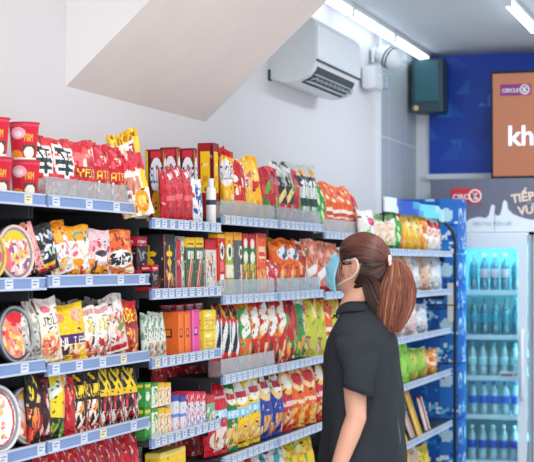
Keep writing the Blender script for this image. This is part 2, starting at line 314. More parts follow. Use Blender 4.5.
ART = {
 'shin': [('b', R_), ('f', .05, .55, .95, 1, ['b8141f', 'e53a45', 'c91a2a'], 9, .3), ('e', .5, .62, .36, .30, 'f6f3f0'), ('r', .2, .3, .8, .84, R_),
          ('l', .5, .92, .5, .84, .05, 'f4f4f2'), ('l', .22, .83, .78, .83, .075, 'f4f4f2'), ('l', .22, .62, .8, .62, .085, 'f4f4f2'), ('l', .5, .8, .5, .4, .08, 'f4f4f2'), ('l', .25, .48, .76, .48, .075, 'f4f4f2'), ('l', .36, .76, .42, .68, .06, 'f4f4f2'), ('l', .64, .76, .58, .68, .06, 'f4f4f2'),
          ('l', .5, .92, .5, .84, .03, K_), ('l', .26, .82, .74, .82, .035, K_), ('l', .24, .62, .78, .62, .04, '14343a'), ('l', .5, .62, .5, .42, .04, '14343a'), ('l', .28, .49, .74, .49, .035, '14343a'), ('l', .36, .77, .42, .68, .03, K_), ('l', .64, .77, .58, .68, .03, K_),
          ('r', .05, .12, .95, .3, 'c23038'), ('f', .05, .05, .95, .26, NOOD, 26, .09)],
 'redpack': [('b', 'd0202f'), ('f', 0, .6, 1, 1, ['e85560', 'f2a0a4', 'b31522', 'f6d0d0'], 10, .14), ('f', .1, .55, .9, .8, ['f6e4e2', 'e86a70'], 6, .12), ('r', .1, .38, .9, .56, 'b01a20'), ('t', 'YEU', .2, .40, .85, .54, 'f0e23c'), ('f', .04, .05, .96, .34, NOOD + ['7a1c14'], 26, .09)],
 'redpack2': [('b', 'c91c30'), ('f', 0, .6, 1, 1, ['e2566a', 'f0c0c4', 'a01424'], 12, .12), ('t', 'ATI', .2, .40, .8, .54, 'e6d63a'), ('f', .04, .05, .96, .36, NOOD + ['7a1c14', 'f2f0ee'], 26, .09)],
 'goldbag': [('b', 'f3ece4'), ('r', 0, .86, 1, 1, 'e2a90f'), ('f', .1, .86, .9, 1, ['b07c08', 'ffdf50', '8a5a10'], 12, .1), ('r', .8, .3, 1, .9, 'f6c63a'), ('d', .62, -.1, .2, 'd23040'), ('f', .05, .5, .8, .84, ['d93a48', 'f5c6cc', 'f6efe8', 'c43a50', 'f0a040'], 20, .1), ('r', .15, .3, .75, .46, 'cf8a74'), ('f', .1, .2, .75, .46, ['b3665a', 'f3e6df', 'd89a84'], 16, .07), ('e', .7, .17, .24, .13, 'f29a1c'), ('e', .7, .17, .13, .07, 'ffd27a'), ('f', 0, 0, .5, .16, ['efc04a', 'f4e4d0', 'd8763c'], 14, .1)],
 'slidebox': [('b', '8c1420'), ('r', 0, 0, .14, 1, 'e8b31a'), ('r', .14, 0, .3, 1, '3a0d12'), ('e', .62, .66, .36, .24, 'eef2fa'), ('t', 'SLIDE', .3, .56, .96, .76, '1c3f9a'), ('e', .6, .25, .3, .2, 'f2a516'), ('r', .3, .9, .9, .98, 'd0303c')],
 'redbox': [('b', '9c1520'), ('r', .18, .42, .78, .92, 'f6c51c'), ('r', .3, .55, .66, .62, 'e59a14'), ('r', .3, .72, .66, .78, 'fbe07a'), ('r', 0, 0, 1, .1, '6e0e16'), ('r', .86, 0, 1, 1, '3a0c10')],
 'redpouch': [('b', 'c41a2e'), ('r', .3, 0, .5, 1, 'd83a4a'), ('f', .1, .82, .9, .98, ['f4e6e6', '8c1420'], 8, .12), ('r', .2, .4, .8, .5, 'e46a6a')],
 'bluepouch': [('b', 'eef2f8'), ('f', 0, .2, 1, .8, ['1f58b4', '3a86d8', 'eef2f8', 'd23040'], 22, .13)],
 'slidetube': [('b', 'f4b41a'), ('e', .5, .78, .5, .18, 'f0f3fa'), ('t', 'SLIDE', .05, .7, .95, .86, '1c3f9a'), ('f', 0, 0, 1, .5, ['f7c93c', 'ffe08a', 'e8931a'], 16, .14), ('r', 0, .95, 1, 1, 'c01c28')],
 'slidebag': [('b', 'f5b818'), ('r', 0, .9, 1, 1, 'c4202a'), ('e', .5, .66, .46, .2, 'f0f3fa'), ('t', 'SLIDE', .1, .56, .92, .76, '1c3f9a'), ('f', 0, 0, 1, .42, ['fbd34c', 'ffe28c', 'ef9a14', 'f6e0c0'], 18, .13)],
 'tallred': [('b', 'c8202c'), ('f', 0, .4, 1, 1, ['f6eee6', 'c8202c', 'f2b030', '8a1018'], 22, .12), ('r', 0, 0, 1, .3, 'f2a81c')],
 'yellowchip': [('b', 'fcc21c'), ('r', .0, .9, 1, 1, 'f7d24a'), ('d', .5, .25, .14, 'c8281e'), ('t', 'LAYS', .1, .5, .9, .72, 'fbeee4'), ('f', .1, .05, .9, .42, ['f9d04e', 'f2a31a', 'ffe79a'], 18, .14)],
 'bigyellow': [('b', 'fcb814'), ('d', .34, .25, .16, 'd3282a'), ('f', 0, .6, 1, 1, ['ffd24a', 'f7a812', 'ffe48a'], 12, .2), ('f', .1, .05, .9, .35, ['ffcf50', 'e98f12'], 12, .16)],
 'redgreen': [('b', 'c02634'), ('f', 0, .5, 1, 1, ['e04a50', '8c1822', '5fae4a'], 14, .16), ('f', 0, 0, 1, .45, ['2f8a4a', '8ccf60', 'f0c040', 'f3e8d8'], 16, .16)],
 'silverblack': [('b', 'b9c0bc'), ('f', 0, .6, 1, 1, ['6f7a78', 'e4e8e6', '3b4442'], 16, .16), ('r', 0, .3, 1, .6, '2a2c30'), ('l', .1, .3, .9, .62, .06, 'f2d78a'), ('r', 0, 0, 1, .3, 'd22c34'), ('f', .1, 0, .9, .28, ['f0e2d0', 'b81a24'], 8, .14)],
 'mbag': [('b', 'c7cfc8'), ('r', 0, .62, 1, .8, '2b3138'), ('t', 'MM', .05, .44, .95, .74, 'f0f4f2'), ('r', 0, .3, 1, .44, '23463a'), ('e', .5, .86, .2, .06, 'f2a13a'), ('f', 0, 0, 1, .3, ['d8c85a', 'e06a2c', '5b9c45', 'f3efe0'], 16, .14)],
 'orangebag': [('b', 'f4651b'), ('f', 0, .6, 1, 1, ['ff8a3a', 'e84c12', 'fbd9b0'], 10, .14), ('r', .15, .3, .85, .5, 'f9efe2'), ('r', .2, .34, .8, .42, 'd83a1c'), ('r', 0, 0, .14, 1, 'f8a24a')],
 'greenbag': [('b', '2f9e3a'), ('r', .6, 0, 1, 1, 'f4651b'), ('f', 0, .2, .6, .9, ['64c850', '1c7a2c', 'e8f4d0'], 10, .14)],
 # second shelves
 'bowlpink': [('b', 'f6d2cc'), ('e', .5, .5, .47, .47, 'f8dcd6'), ('f', .1, .1, .9, .9, ['e86a70', 'f3a6a6', 'fbeee6', 'f0b43c', 'd44a5c', 'c8d070', '8a5a8a'], 80, .09), ('e', .55, .85, .35, .12, 'f4c02c'), ('e', .2, .3, .14, .3, 'e8707c')],
 'bowlred': [('b', 'dc8a80'), ('f', .05, .05, .95, .95, ['e8584c', 'f6c6a8', 'c4303c', 'fbe8d8', 'f2a03c', 'e88a90'], 80, .09), ('e', .5, .8, .25, .1, 'd0202e'), ('l', .3, .5, .7, .4, .03, 'f4c02c'), ('f', .4, .05, .8, .5, ['f6d9b0', 'e06a3a', 'f2a24a'], 30, .08)],
 'bowlwhite': [('b', 'e4e4e2'), ('e', .5, .5, .38, .42, 'b8404a'), ('e', .5, .5, .33, .38, 'f2eae4'), ('f', .22, .2, .7, .85, ['f3b6a0', 'e86a60', 'fbf0e6', 'f2c23c', 'c8a0a0'], 40, .07)],
 'bowlclear': [('b', 'd8b8ac'), ('f', .05, .05, .95, .95, ['e8785a', 'f6c6a0', 'c8584c', 'fbe8d8', 'e8a05a'], 60, .09), ('l', .35, .75, .7, .4, .12, '8f8a98'), ('l', .35, .75, .7, .4, .08, 'd0c4c8'), ('e', .6, .22, .22, .14, 'f0603c'), ('e', .4, .88, .2, .08, 'f2b040')],
 'blackpink': [('b', '26242c'), ('f', 0, .1, .5, .9, ['eceae8', '26242c', 'f2eee8'], 14, .14), ('r', .5, 0, 1, 1, 'eea0a0'), ('f', .5, 0, 1, 1, ['f6c8c0', 'e2787c'], 16, .1)],
 'blackwhite': [('b', '20242c'), ('f', 0, .3, 1, .85, ['f4f4f4', 'cfd6e2', '9fc8c0', '20242c', '6a78a0'], 24, .12), ('r', .1, .14, .8, .22, 'f2c02c'), ('r', .1, .06, .8, .14, 'd8402c')],
 'orangewhite': [('b', 'f4f0ee'), ('r', 0, .72, 1, 1, 'f2950e'), ('f', 0, .6, 1, .9, ['f2950e', 'e85a1c', 'fbb43c'], 10, .2), ('f', .1, .3, 1, .62, ['a8b4d8', 'd85a60', 'f6f4f2'], 18, .08), ('f', 0, 0, 1, .3, ['f2950e', 'f6c04a', 'e0dcd8'], 14, .12)],
 'orangeteal': [('b', 'f6f0ea'), ('r', 0, .7, 1, 1, 'f6a514'), ('f', .2, .68, .9, .88, ['4fae9a', '2e8c88', 'e8f4ee'], 12, .1), ('f', .05, .35, .95, .65, ['e06a80', 'f8e8e8', 'f2b0a0'], 16, .1), ('r', 0, 0, .4, .35, 'f39a10'), ('f', 0, 0, 1, .32, ['f39a10', 'e85a1c', 'f8d080'], 14, .12)],
 'pinkchar': [('b', 'e8c6d0'), ('f', .1, .5, .9, .75, ['f8f0f2', 'c83a4c', 'e8a0b4'], 12, .12), ('r', .3, .3, .7, .5, 'f4f0ee'), ('e', .5, .48, .22, .07, '3a2a3c'), ('r', .3, 0, .75, .24, 'f6a01c'), ('f', 0, 0, .35, .36, ['f2a41c', '5a3a2c', 'e8743a'], 12, .12), ('f', .7, 0, 1, .4, ['e8843a', 'f4c88a', '7a4a30'], 12, .1)],
 'flamepack': [('b', 'e4602a'), ('f', 0, .5, 1, 1, ['c8302c', 'f2a03c', 'e8702c', '8c2420'], 22, .14), ('e', .5, .35, .42, .2, 'f4f2f0'), ('f', .15, .22, .85, .48, [K_, 'f4f2f0', '302c30'], 20, .08), ('f', 0, 0, 1, .16, ['f6c88a', 'e8843a', 'f8e6c8'], 14, .12)],
 'redblackbox': [('b', '1e1c22'), ('r', 0, .78, 1, 1, 'c41e34'), ('r', .15, .84, .85, .92, 'f0c8cc'), ('f', .1, .35, .8, .7, ['8a8a90', '3c3a44', 'c0b8b8'], 14, .1), ('r', 0, 0, 1, .16, 'b01c2c')],
 'goldbox': [('b', '2a211c'), ('r', 0, .84, 1, 1, 'e0a41c'), ('f', .1, .45, .9, .8, ['d9a21c', 'f2cf5a', '2a211c'], 14, .12), ('f', .1, .05, .9, .4, ['c83424', 'e88a3c', '7a2018'], 16, .14)],
 'charbox': [('b', '2c3034'), ('r', .0, .0, .12, 1, 'b8343a'), ('l', .5, .78, .5, .5, .05, 'f6c81c'), ('l', .3, .66, .7, .66, .045, 'f6c81c'), ('e', .5, .5, .18, .07, 'f0b41c'), ('f', .2, .05, .9, .4, ['d8873a', '9c3a24', 'f0c46a', '4c5054'], 16, .12)],
 'stripbox': [('b', 'a9b4b0'), ('r', 0, 0, .5, 1, 'c8283a'), ('f', .0, .3, .5, .8, ['f3d0d0', 'c8283a', '8c1a24'], 10, .1), ('f', .5, .1, 1, .9, ['dfe4e2', '5b7a70', 'b8c0bc'], 14, .12)],
 'hotdog': [('b', '37604e'), ('r', 0, .82, 1, 1, 'f2c21c'), ('r', .15, .87, .85, .91, '8a6a14'), ('r', .15, .58, .85, .76, 'c9d2cc'), ('f', .15, .58, .85, .76, ['37604e', 'e8efe8'], 8, .08), ('l', .25, .08, .6, .5, .13, 'e8a98a'), ('l', .3, .1, .62, .46, .06, 'c8453c'), ('r', 0, 0, 1, .06, 'c44a3c')],
 'redwhitebox': [('b', 'd8d6d0'), ('r', 0, .8, 1, 1, 'c8202c'), ('f', .1, .1, .9, .75, ['b04a44', 'f0ece6', '9a9c94', 'd8a08c'], 18, .12)],
 'eyered': [('b', 'cf1626'), ('e', .55, .74, .3, .14, 'f6f4f2'), ('e', .6, .74, .14, .08, K_), ('e', .5, .2, .4, .13, 'f4f4f2'), ('e', .6, .2, .16, .07, K_), ('r', .2, .42, .8, .56, 'e86a70'), ('r', .2, .3, .8, .36, 'f8f0f0'), ('r', 0, .95, 1, 1, 'f2c21c')],
 'eyegreen': [('b', '9ac13c'), ('r', 0, .8, 1, 1, 'f2a81c'), ('e', .5, .7, .36, .13, 'f4f4f0'), ('e', .55, .7, .18, .08, '223018'), ('r', 0, .3, 1, .5, 'f2ead0'), ('r', 0, .1, 1, .3, '7ab030'), ('f', 0, 0, 1, .3, ['f2c040', 'd8402c', '8cc040'], 10, .16)],
 'greybox': [('b', '55585e'), ('r', 0, .88, 1, 1, 'f0a21c'), ('e', .85, .7, .22, .1, 'f4f4f0'), ('e', .85, .7, .12, .06, K_), ('r', .75, 0, 1, .5, 'e8c8b8'), ('l', .1, .3, .6, .85, .05, '6c7076')],
 'veg': [('b', '347c3a'), ('r', 0, .8, 1, 1, 'c62a2c'), ('e', .5, .85, .3, .08, 'f4e8e0'), ('e', .5, .62, .36, .1, 'eef2e6'), ('f', 0, 0, 1, .52, ['f6d24a', 'f2b01c', 'c8342c', 'fbe8a0', '4f9c3c'], 26, .13)],
 'orangebox': [('b', 'ee5a24'), ('r', 0, .94, 1, 1, 'c8402c'), ('r', .2, .58, .85, .8, 'f9c9a0'), ('r', .25, .64, .8, .7, 'd8401c'), ('r', .1, .1, .9, .4, 'f7a23c'), ('f', .1, .1, .9, .4, ['fbe0b0', 'e86a2c'], 10, .1), ('r', 0, 0, .12, 1, 'f49a6a')],
 'yellowwave': [('b', 'fbc616'), ('f', .1, .3, .9, .9, ['ffd94a', 'f0a70c'], 14, .18), ('e', .75, .45, .2, .12, 'e04a70')],
 'redcirc': [('b', 'd83040'), ('f', 0, 0, 1, 1, ['f6f2f0', 'd83040', 'f2c0c0', '9c1824'], 24, .13)],
 'ruffle': [('b', 'f0681c'), ('f', 0, .7, 1, 1, ['e04c14', 'ff8a34'], 8, .2), ('e', .55, .72, .36, .12, 'e8ecf2'), ('l', .4, .66, .8, .8, .05, '3a4a78'), ('f', 0, .05, 1, .5, ['f7a93c', 'f0681c', 'fbc878', 'd8481c'], 22, .16)],
 'brownred': [('b', 'b8322a'), ('f', 0, 0, 1, 1, ['e86a2c', '7c201c', 'f0b46a', 'c83a2c', 'f4e4d0'], 30, .14)],
 'salmon': [('b', 'f08a70'), ('f', .1, .4, .9, 1, ['f6b29c', 'e8604c', '5f7a4c', 'fbe0d4'], 20, .1), ('d', .1, .4, .2, 'f4f4f4'), ('r', 0, 0, 1, .14, 'c8303a')],
 # third shelves
 'whitebrown': [('b', 'ece4dc'), ('r', 0, 0, .1, 1, '5c2024'), ('e', .5, .82, .16, .06, 'e86a80'), ('t', 'JULI', .3, .56, .95, .7, '5c5a56'), ('e', .55, .25, .42, .22, 'f0d59a'), ('e', .55, .24, .34, .16, 'e8836a'), ('f', .25, .1, .85, .4, ['f2e0b0', 'd8604c', 'f8ecd0', 'b84a3c'], 18, .08)],
 'silverpack': [('b', 'b8b8b4'), ('r', .7, 0, .85, 1, '6b2a30'), ('f', 0, 0, .7, 1, ['cfd0cc', '8c8e8a', 'e0dcd4', 'a4b0ac'], 20, .14)],
 'yellowpurple': [('b', 'f8cc14'), ('r', .05, .3, .95, .46, '4c2a6c'), ('t', 'UNLIGH', .05, .28, .98, .42, 'f2eef4'), ('f', .55, .55, .9, .9, ['f0886c', 'f6b49c'], 10, .1), ('e', .25, .76, .12, .08, 'ee8c6c'), ('r', .05, .12, .6, .26, '3a2a34'), ('f', .3, 0, 1, .28, ['f0a05a', 'f6c89a', 'e86a3c', 'f4e8d8'], 16, .1)],
 'whiteyellow': [('b', 'f0eeea'), ('r', .1, .84, .9, .94, 'd8a0a0'), ('f', .2, .5, .9, .75, ['f6d01c', 'e0c818', 'f0eeea'], 14, .13), ('f', 0, 0, 1, .42, ['3c2a30', 'e88a6a', 'f4c8b0', 'c83a3c', 'f6e8dc'], 22, .12)],
 'pinkwhite': [('b', 'ecdcd6'), ('f', 0, .2, 1, .7, ['f0704c', 'f6a890', 'f8ece4', 'd8405c', '6c9c3c'], 26, .12), ('f', 0, .7, 1, 1, ['d8d4d2', 'f4f2f0', 'b8a0a8'], 12, .12), ('r', .1, .04, .9, .14, 'd0202c')],
 'koreno': [('b', 'c81c28'), ('r', 0, .45, 1, .58, 'a01420'), ('t', 'KORENO', .03, .58, .98, .84, 'fbe21c'), ('f', .05, 0, .95, .46, ['f0c46a', 'd8602c', 'f8e0b0', 'c23a24', '4c6c2c', 'f2a24a'], 30, .1)],
 'whitegreen': [('b', 'dfe6e0'), ('f', 0, .05, 1, .35, ['e8836a', 'b8cca8', '5f8c60', 'f0d0c0'], 18, .1), ('f', 0, .4, 1, .95, ['c4d4c8', '7fa08c', 'f0f4f0', 'a8b8b0'], 18, .12)],
 'ocard': [('b', 'f5802a'), ('r', .5, 0, 1, 1, 'f2702c'), ('r', .3, .42, .7, .62, '5a2a20'), ('r', .35, .46, .65, .58, 'f5802a')],
 'pcard': [('b', 'ea4ca4'), ('r', .2, .4, .8, .6, '5a2a50'), ('r', .3, .45, .7, .56, 'f08cc4'), ('r', 0, 0, .2, 1, 'f07cb8')],
 'ycard': [('b', 'f4d83c'), ('e', .4, .75, .24, .1, 'f8f0c0'), ('r', .1, .45, .9, .53, 'e8a040'), ('f', .1, .08, .9, .38, ['fbf0a0', 'e8b43c', 'd8c060'], 12, .12)],
 'stripe': [('b', 'c8281f'), ('f', 0, .72, 1, 1, ['f2b01c', 'c82c1c', K_, 'f6d04a'], 16, .12), ('r', 0, .28, 1, .66, '20242c'), ('l', .1, .3, .3, .64, .07, 'e8ebee'), ('l', .45, .3, .62, .64, .07, 'e8ebee'), ('l', .78, .3, .95, .64, .07, 'e8ebee'), ('f', 0, 0, 1, .26, ['c8281f', 'e87a4c', '8c1a16'], 12, .12)],
 'swinggreen': [('b', 'e8622a'), ('r', 0, .45, 1, .85, '3c9a48'), ('l', .7, .8, .3, .7, .07, 'f4f4ee'), ('l', .3, .7, .7, .6, .07, 'f4f4ee'), ('l', .7, .6, .3, .5, .07, 'f4f4ee'), ('f', 0, 0, 1, .4, ['f0b05a', 'c8342c', 'f6e0b0', '7ab04c'], 18, .12), ('f', 0, .86, 1, 1, ['c8202c', 'f2b01c'], 8, .14)],
 'swingorange': [('b', 'd0301e'), ('r', 0, .4, 1, .85, 'e87818'), ('l', .7, .8, .3, .7, .07, 'f8f4ee'), ('l', .3, .7, .7, .6, .07, 'f8f4ee'), ('l', .7, .6, .3, .48, .07, 'f8f4ee'), ('f', 0, 0, 1, .36, ['c87a3c', '8c3a1c', 'f0c88a', 'e85a1c', '3c2420'], 20, .12)],
 'swingred': [('b', 'cc2018'), ('d', .3, .35, .18, 'f2a91c'), ('l', .7, .85, .3, .72, .07, 'f8f4ee'), ('l', .3, .72, .7, .62, .07, 'f8f4ee'), ('l', .7, .62, .3, .5, .07, 'f8f4ee'), ('f', 0, 0, 1, .32, ['f0a05a', 'c83a1c', 'f6d9a0'], 16, .12)],
 'cardgreen': [('b', '3c9450'), ('r', 0, .85, 1, 1, 'e8e0c8'), ('r', 0, 0, .3, 1, 'c83a34'), ('r', .7, .4, 1, .7, 'f0c8c8'), ('f', 0, 0, 1, .35, ['e8d02c', '9cc83c', 'f0a04a'], 14, .14)],
 'yelgreen': [('b', 'c8cc3c'), ('f', 0, 0, 1, 1, ['e8d83c', '7cac3c', 'e86a8c', 'f4f0d0', 'd83a4c', 'f2c01c'], 34, .13)],
 # fourth shelves
 'kuri': [('b', '2a1f20'), ('f', 0, .6, 1, 1, ['2a1f20', 'f2cc1c', '3c2c2c', 'f8e04c'], 16, .12), ('t', 'KURI', .05, .56, .95, .78, 'f6d41c'), ('f', .0, .0, 1, .52, ['d8302c', 'f06a4c', 'f6dcd0', 'f0a04a', 'b01c24', 'f4f0ec'], 34, .11)],
 'kuri2': [('b', '2a1f20'), ('l', .1, .95, .5, .6, .05, 'f6d41c'), ('l', .4, .98, .7, .6, .05, 'f6d41c'), ('l', .8, .98, .2, .55, .04, 'f6d41c'), ('r', .1, .52, .9, .64, 'f2c81c'), ('f', 0, 0, 1, .5, ['c8203c', 'e84a5c', 'f6e8e4', 'a81c2c', 'f0a070', 'e8e4e8'], 34, .1)],
 'yelblack': [('b', '24201f'), ('f', .1, .55, .9, .95, ['f4d01c', 'f8e04c', '24201f'], 12, .14), ('f', 0, 0, 1, .5, ['e8502c', 'f0883c', 'c8342c', 'f4b06a'], 20, .14)],
 'maroonpack': [('b', '3c1420'), ('f', 0, .1, 1, .9, ['8c1c34', 'c83a54', '20141c', 'e8c8cc'], 24, .12)],
 'diagyellow': [('b', '2c3424'), ('r', .1, .3, .9, 1, 'e8d42c'), ('d', .55, .3, .2, 'dfe6dc'), ('f', 0, 0, 1, .28, ['5c8c2c', '24301c', 'a8c83c'], 12, .14), ('r', .7, .3, .9, 1, 'f0a83c')],
 'redstrip': [('b', 'c8242c'), ('f', 0, .2, 1, .9, ['e8dcd8', 'c8242c', '8c1820', 'e86a6c', '4c3438'], 24, .12)],
 'greencard': [('b', '3aa044'), ('r', .1, .84, .9, .95, 'f6d41c'), ('e', .5, .5, .32, .18, 'eef6e8'), ('r', 0, 0, 1, .12, '2c8434')],
 'yelwhite': [('b', 'f4ead0'), ('r', 0, .8, 1, 1, 'f2c43c'), ('f', .1, .1, .9, .75, ['e8962c', 'f6d46a', 'fbf6ea', 'c86a3c'], 18, .13)],
 'greenwhite': [('b', 'eef0e4'), ('f', .05, .1, .95, .8, ['4fa84a', 'f2c83c', 'f6f4ea', '8cc85c'], 18, .14), ('r', 0, .86, 1, 1, '3aa044')],
 'lilac': [('b', 'dfe2ee'), ('r', 0, .84, 1, 1, '4c50a8'), ('r', 0, .4, 1, .5, '6c8cd8'), ('f', 0, 0, 1, .38, ['f0c8d4', 'f6eef0', 'e8a0b4'], 12, .12)],
 'pinkblue': [('b', 'f0d8e0'), ('r', 0, .72, 1, 1, 'e0304c'), ('f', 0, .7, 1, .95, ['f6c8d0', 'e0304c'], 8, .12), ('f', 0, .0, 1, .65, ['3c6cc8', 'f6eef0', '8cb4e8', 'e05a6c', 'f4f4f4'], 24, .12)],
 'tealcard': [('b', '6cb89c'), ('r', 0, .7, 1, 1, 'c83a44'), ('f', 0, 0, 1, .6, ['f0e8d8', '3c9c7c', 'e8b06a'], 16, .14)],
 'redsauce': [('b', 'd0142c'), ('r', .0, .5, 1, .62, '8fd0f0'), ('t', 'HEA', .2, .52, .85, .6, 'f4fafc'), ('e', .5, .22, .4, .17, 'f0e0d4'), ('f', .2, .1, .8, .36, ['5c8c3c', 'f2b06a', 'c83a2c', 'f8ecd8'], 20, .08), ('r', .2, .76, .8, .8, 'f0c0c4')],
 'greenlays': [('b', '1f7a3c'), ('e', .5, .78, .36, .13, 'f6f0e0'), ('r', .25, .74, .75, .82, 'd8303c'), ('r', 0, .46, 1, .58, '8fd0f0'), ('t', 'HEA', .2, .48, .85, .56, 'f4fafc'), ('e', .5, .22, .4, .18, 'f2d9a0'), ('f', .2, .08, .8, .36, ['f2b43c', '6c9c3c', 'fbe6b0'], 16, .1)],
 'yellowlays': [('b', 'fbcf12'), ('e', .45, .74, .34, .14, 'f8f4ec'), ('r', .22, .7, .7, .79, 'c8304c'), ('r', 0, .44, 1, .56, '8fd0f0'), ('t', 'HEA', .2, .46, .85, .54, 'f4fafc'), ('e', .55, .2, .36, .17, 'f2b93c'), ('f', .2, .06, .9, .34, ['fbd98a', 'e89a1c', 'f8ecc0'], 16, .1)],
 'bluelays': [('b', '1d3fa4'), ('e', .45, .72, .34, .2, 'f2cf8a'), ('e', .45, .74, .26, .12, 'f4f0ea'), ('r', .25, .7, .65, .78, 'c8304c'), ('f', .2, .04, .95, .32, ['f2b96a', 'd8843c', 'f8e0b0'], 14, .12), ('r', 0, .92, 1, 1, 'f2c83c')],
 'redlays': [('b', 'cc1c30'), ('e', .5, .74, .34, .18, 'f6c86a'), ('e', .5, .75, .24, .11, 'f6ece4'), ('r', .2, .38, .8, .46, 'f0c8cc'), ('f', .2, .04, .95, .3, ['f2b96a', 'd8843c', 'f8e0b0'], 14, .12)],
 'orangelays': [('b', 'ee6414'), ('e', .5, .74, .34, .18, 'f8dca0'), ('e', .5, .75, .24, .11, 'd8303c'), ('r', .2, .36, .8, .42, 'f9d9b8'), ('f', .2, .02, .95, .3, ['f2b96a', '8cb83c', 'f8e0b0', 'fbc83c'], 14, .12)],
 'redplain': [('b', 'c8182c'), ('f', 0, .5, 1, 1, ['e04a58', '8c1020', 'f0b0b4', 'd0202f'], 20, .12), ('f', 0, 0, 1, .5, ['a81424', 'e8606a', 'f4dcd8'], 20, .12)],
 'tealwhite': [('b', 'e8ecec'), ('f', 0, 0, 1, 1, ['f4f6f6', 'd8404c', 'f0b0a8', 'e8e0d8'], 20, .14), ('d', .3, .8, .2, '3cb8c0')],
 'whitered': [('b', 'ece4e2'), ('f', 0, 0, 1, 1, ['f6f2f0', 'd83a48', 'f0b8a8', 'c8202c', 'f2c07a'], 30, .13)],
 'yellowgreen': [('b', 'f2cc1c'), ('f', 0, 0, 1, .9, ['f8e04c', '7cac2c', 'f2a81c', 'e8e8c0'], 20, .14)],
 'creambox': [('b', 'd8ceb0'), ('r', .1, .3, .9, .7, 'c4b48c'), ('f', .1, .3, .9, .7, ['b8a46c', 'e8e0c8', '8ca07c'], 14, .12)],
 'yellowsign': [('b', 'f4cc24'), ('f', .08, .2, .92, .75, ['c83a2c', 'e86a3c', '8c2a1c', 'f4cc24'], 18, .1), ('r', 0, .9, 1, 1, 'f8e070')],
 # far section
 'ricewhite': [('b', 'eef0e0'), ('e', .5, .55, .4, .24, 'f4d0b8'), ('f', .2, .3, .8, .75, ['f0b090', 'f8e8dc', 'e8d8b0'], 14, .12), ('r', 0, 0, 1, .14, '4c8c2c'), ('r', 0, .86, 1, 1, '9cc47c'), ('f', 0, .0, 1, .3, ['3c7c2c', 'f2d23c', 'e8f0c8'], 10, .14)],
 'whitepink': [('b', 'f2f0ec'), ('e', .5, .7, .22, .12, 'e0306c'), ('f', 0, .0, 1, .5, ['9ccc8c', 'f4f4ee', 'c8d8b8'], 14, .14)],
 'yellowtall': [('b', 'f2b412'), ('f', 0, .0, 1, .9, ['f8cc3c', 'e09a0c', 'f6e09a'], 14, .16)],
 'yelorange': [('b', 'f0941c'), ('f', 0, 0, 1, .8, ['f8d04c', 'f4e8d8', 'e06a2c'], 16, .15)],
 'whiteredfar': [('b', 'efe9e4'), ('e', .5, .76, .25, .12, 'cc2034'), ('f', 0, 0, 1, .6, ['e8703c', 'f4ece4', 'f0b05a'], 18, .14)],
 'paleblue': [('b', 'd6dde4'), ('f', 0, 0, 1, 1, ['b8c8dc', 'eef2f6', 'e8c8b0', '9cb0cc'], 18, .15)],
 'beige': [('b', 'd8b8a0'), ('f', 0, 0, 1, 1, ['e8d8c8', 'c08c74', 'f4ece4', 'e0a07c'], 20, .15)],
 'pinkfar': [('b', 'e8c8c4'), ('f', 0, 0, 1, 1, ['f4ece8', 'd86a6c', 'e8a8a0', 'c8c8cc'], 20, .15)],
 'limepouch': [('b', '84cc34'), ('r', 0, .72, 1, .95, '6c7c54'), ('f', 0, .72, 1, 1, ['8c9c70', 'd8dcc0', '4c5c40'], 12, .12), ('f', 0, 0, 1, .5, ['a4e04c', '5ca82c'], 8, .16)],
 'limebox': [('b', '9cc83c'), ('f', 0, 0, 1, 1, ['e8d84c', '6cac34', 'f0ead0', 'e8a03c'], 20, .15)],
 'bar1': [('b', 'e8b83c'), ('r', .3, 0, .5, 1, 'f4e4b0')], 'bar2': [('b', 'c8a8a4'), ('r', .2, 0, .5, 1, 'e8dcd8')], 'bar3': [('b', 'f0ece8'), ('r', .5, 0, .8, 1, 'c83a44')], 'bar4': [('b', '8c4a44'), ('r', .2, 0, .5, 1, 'd8a08c')],
 'cupred': [('b', 'c81c34'), ('f', 0, .85, 1, 1, ['b01428', 'd83a50'], 6, .2)],
}
GW, GH = 26, 36
_artc = {}
def getart(name, n=GW, m=GH):
    k = (name, n, m)
    if k not in _artc:   # fine print: small marks and lines of type over the main picture
        sd = sum(map(ord, name)); q = random.Random(sd + 5); sp = list(ART[name])
        if not name.startswith(('bar', 'ocard', 'pcard')):
            for _ in range(20):
                x, y = q.uniform(.03, .97), q.uniform(.05, .9); c = q.choice(['1c1a20', '6a2018', 'f6d48a', '3c2a28', 'd8c0a8', '7a3a2c'])
                sp.append(('l', x, y, x + q.uniform(-.09, .12), y + q.uniform(-.03, .03), q.uniform(.006, .02), c))
        _artc[k] = art(sp, n, m, seed=sd)
    return _artc[k]

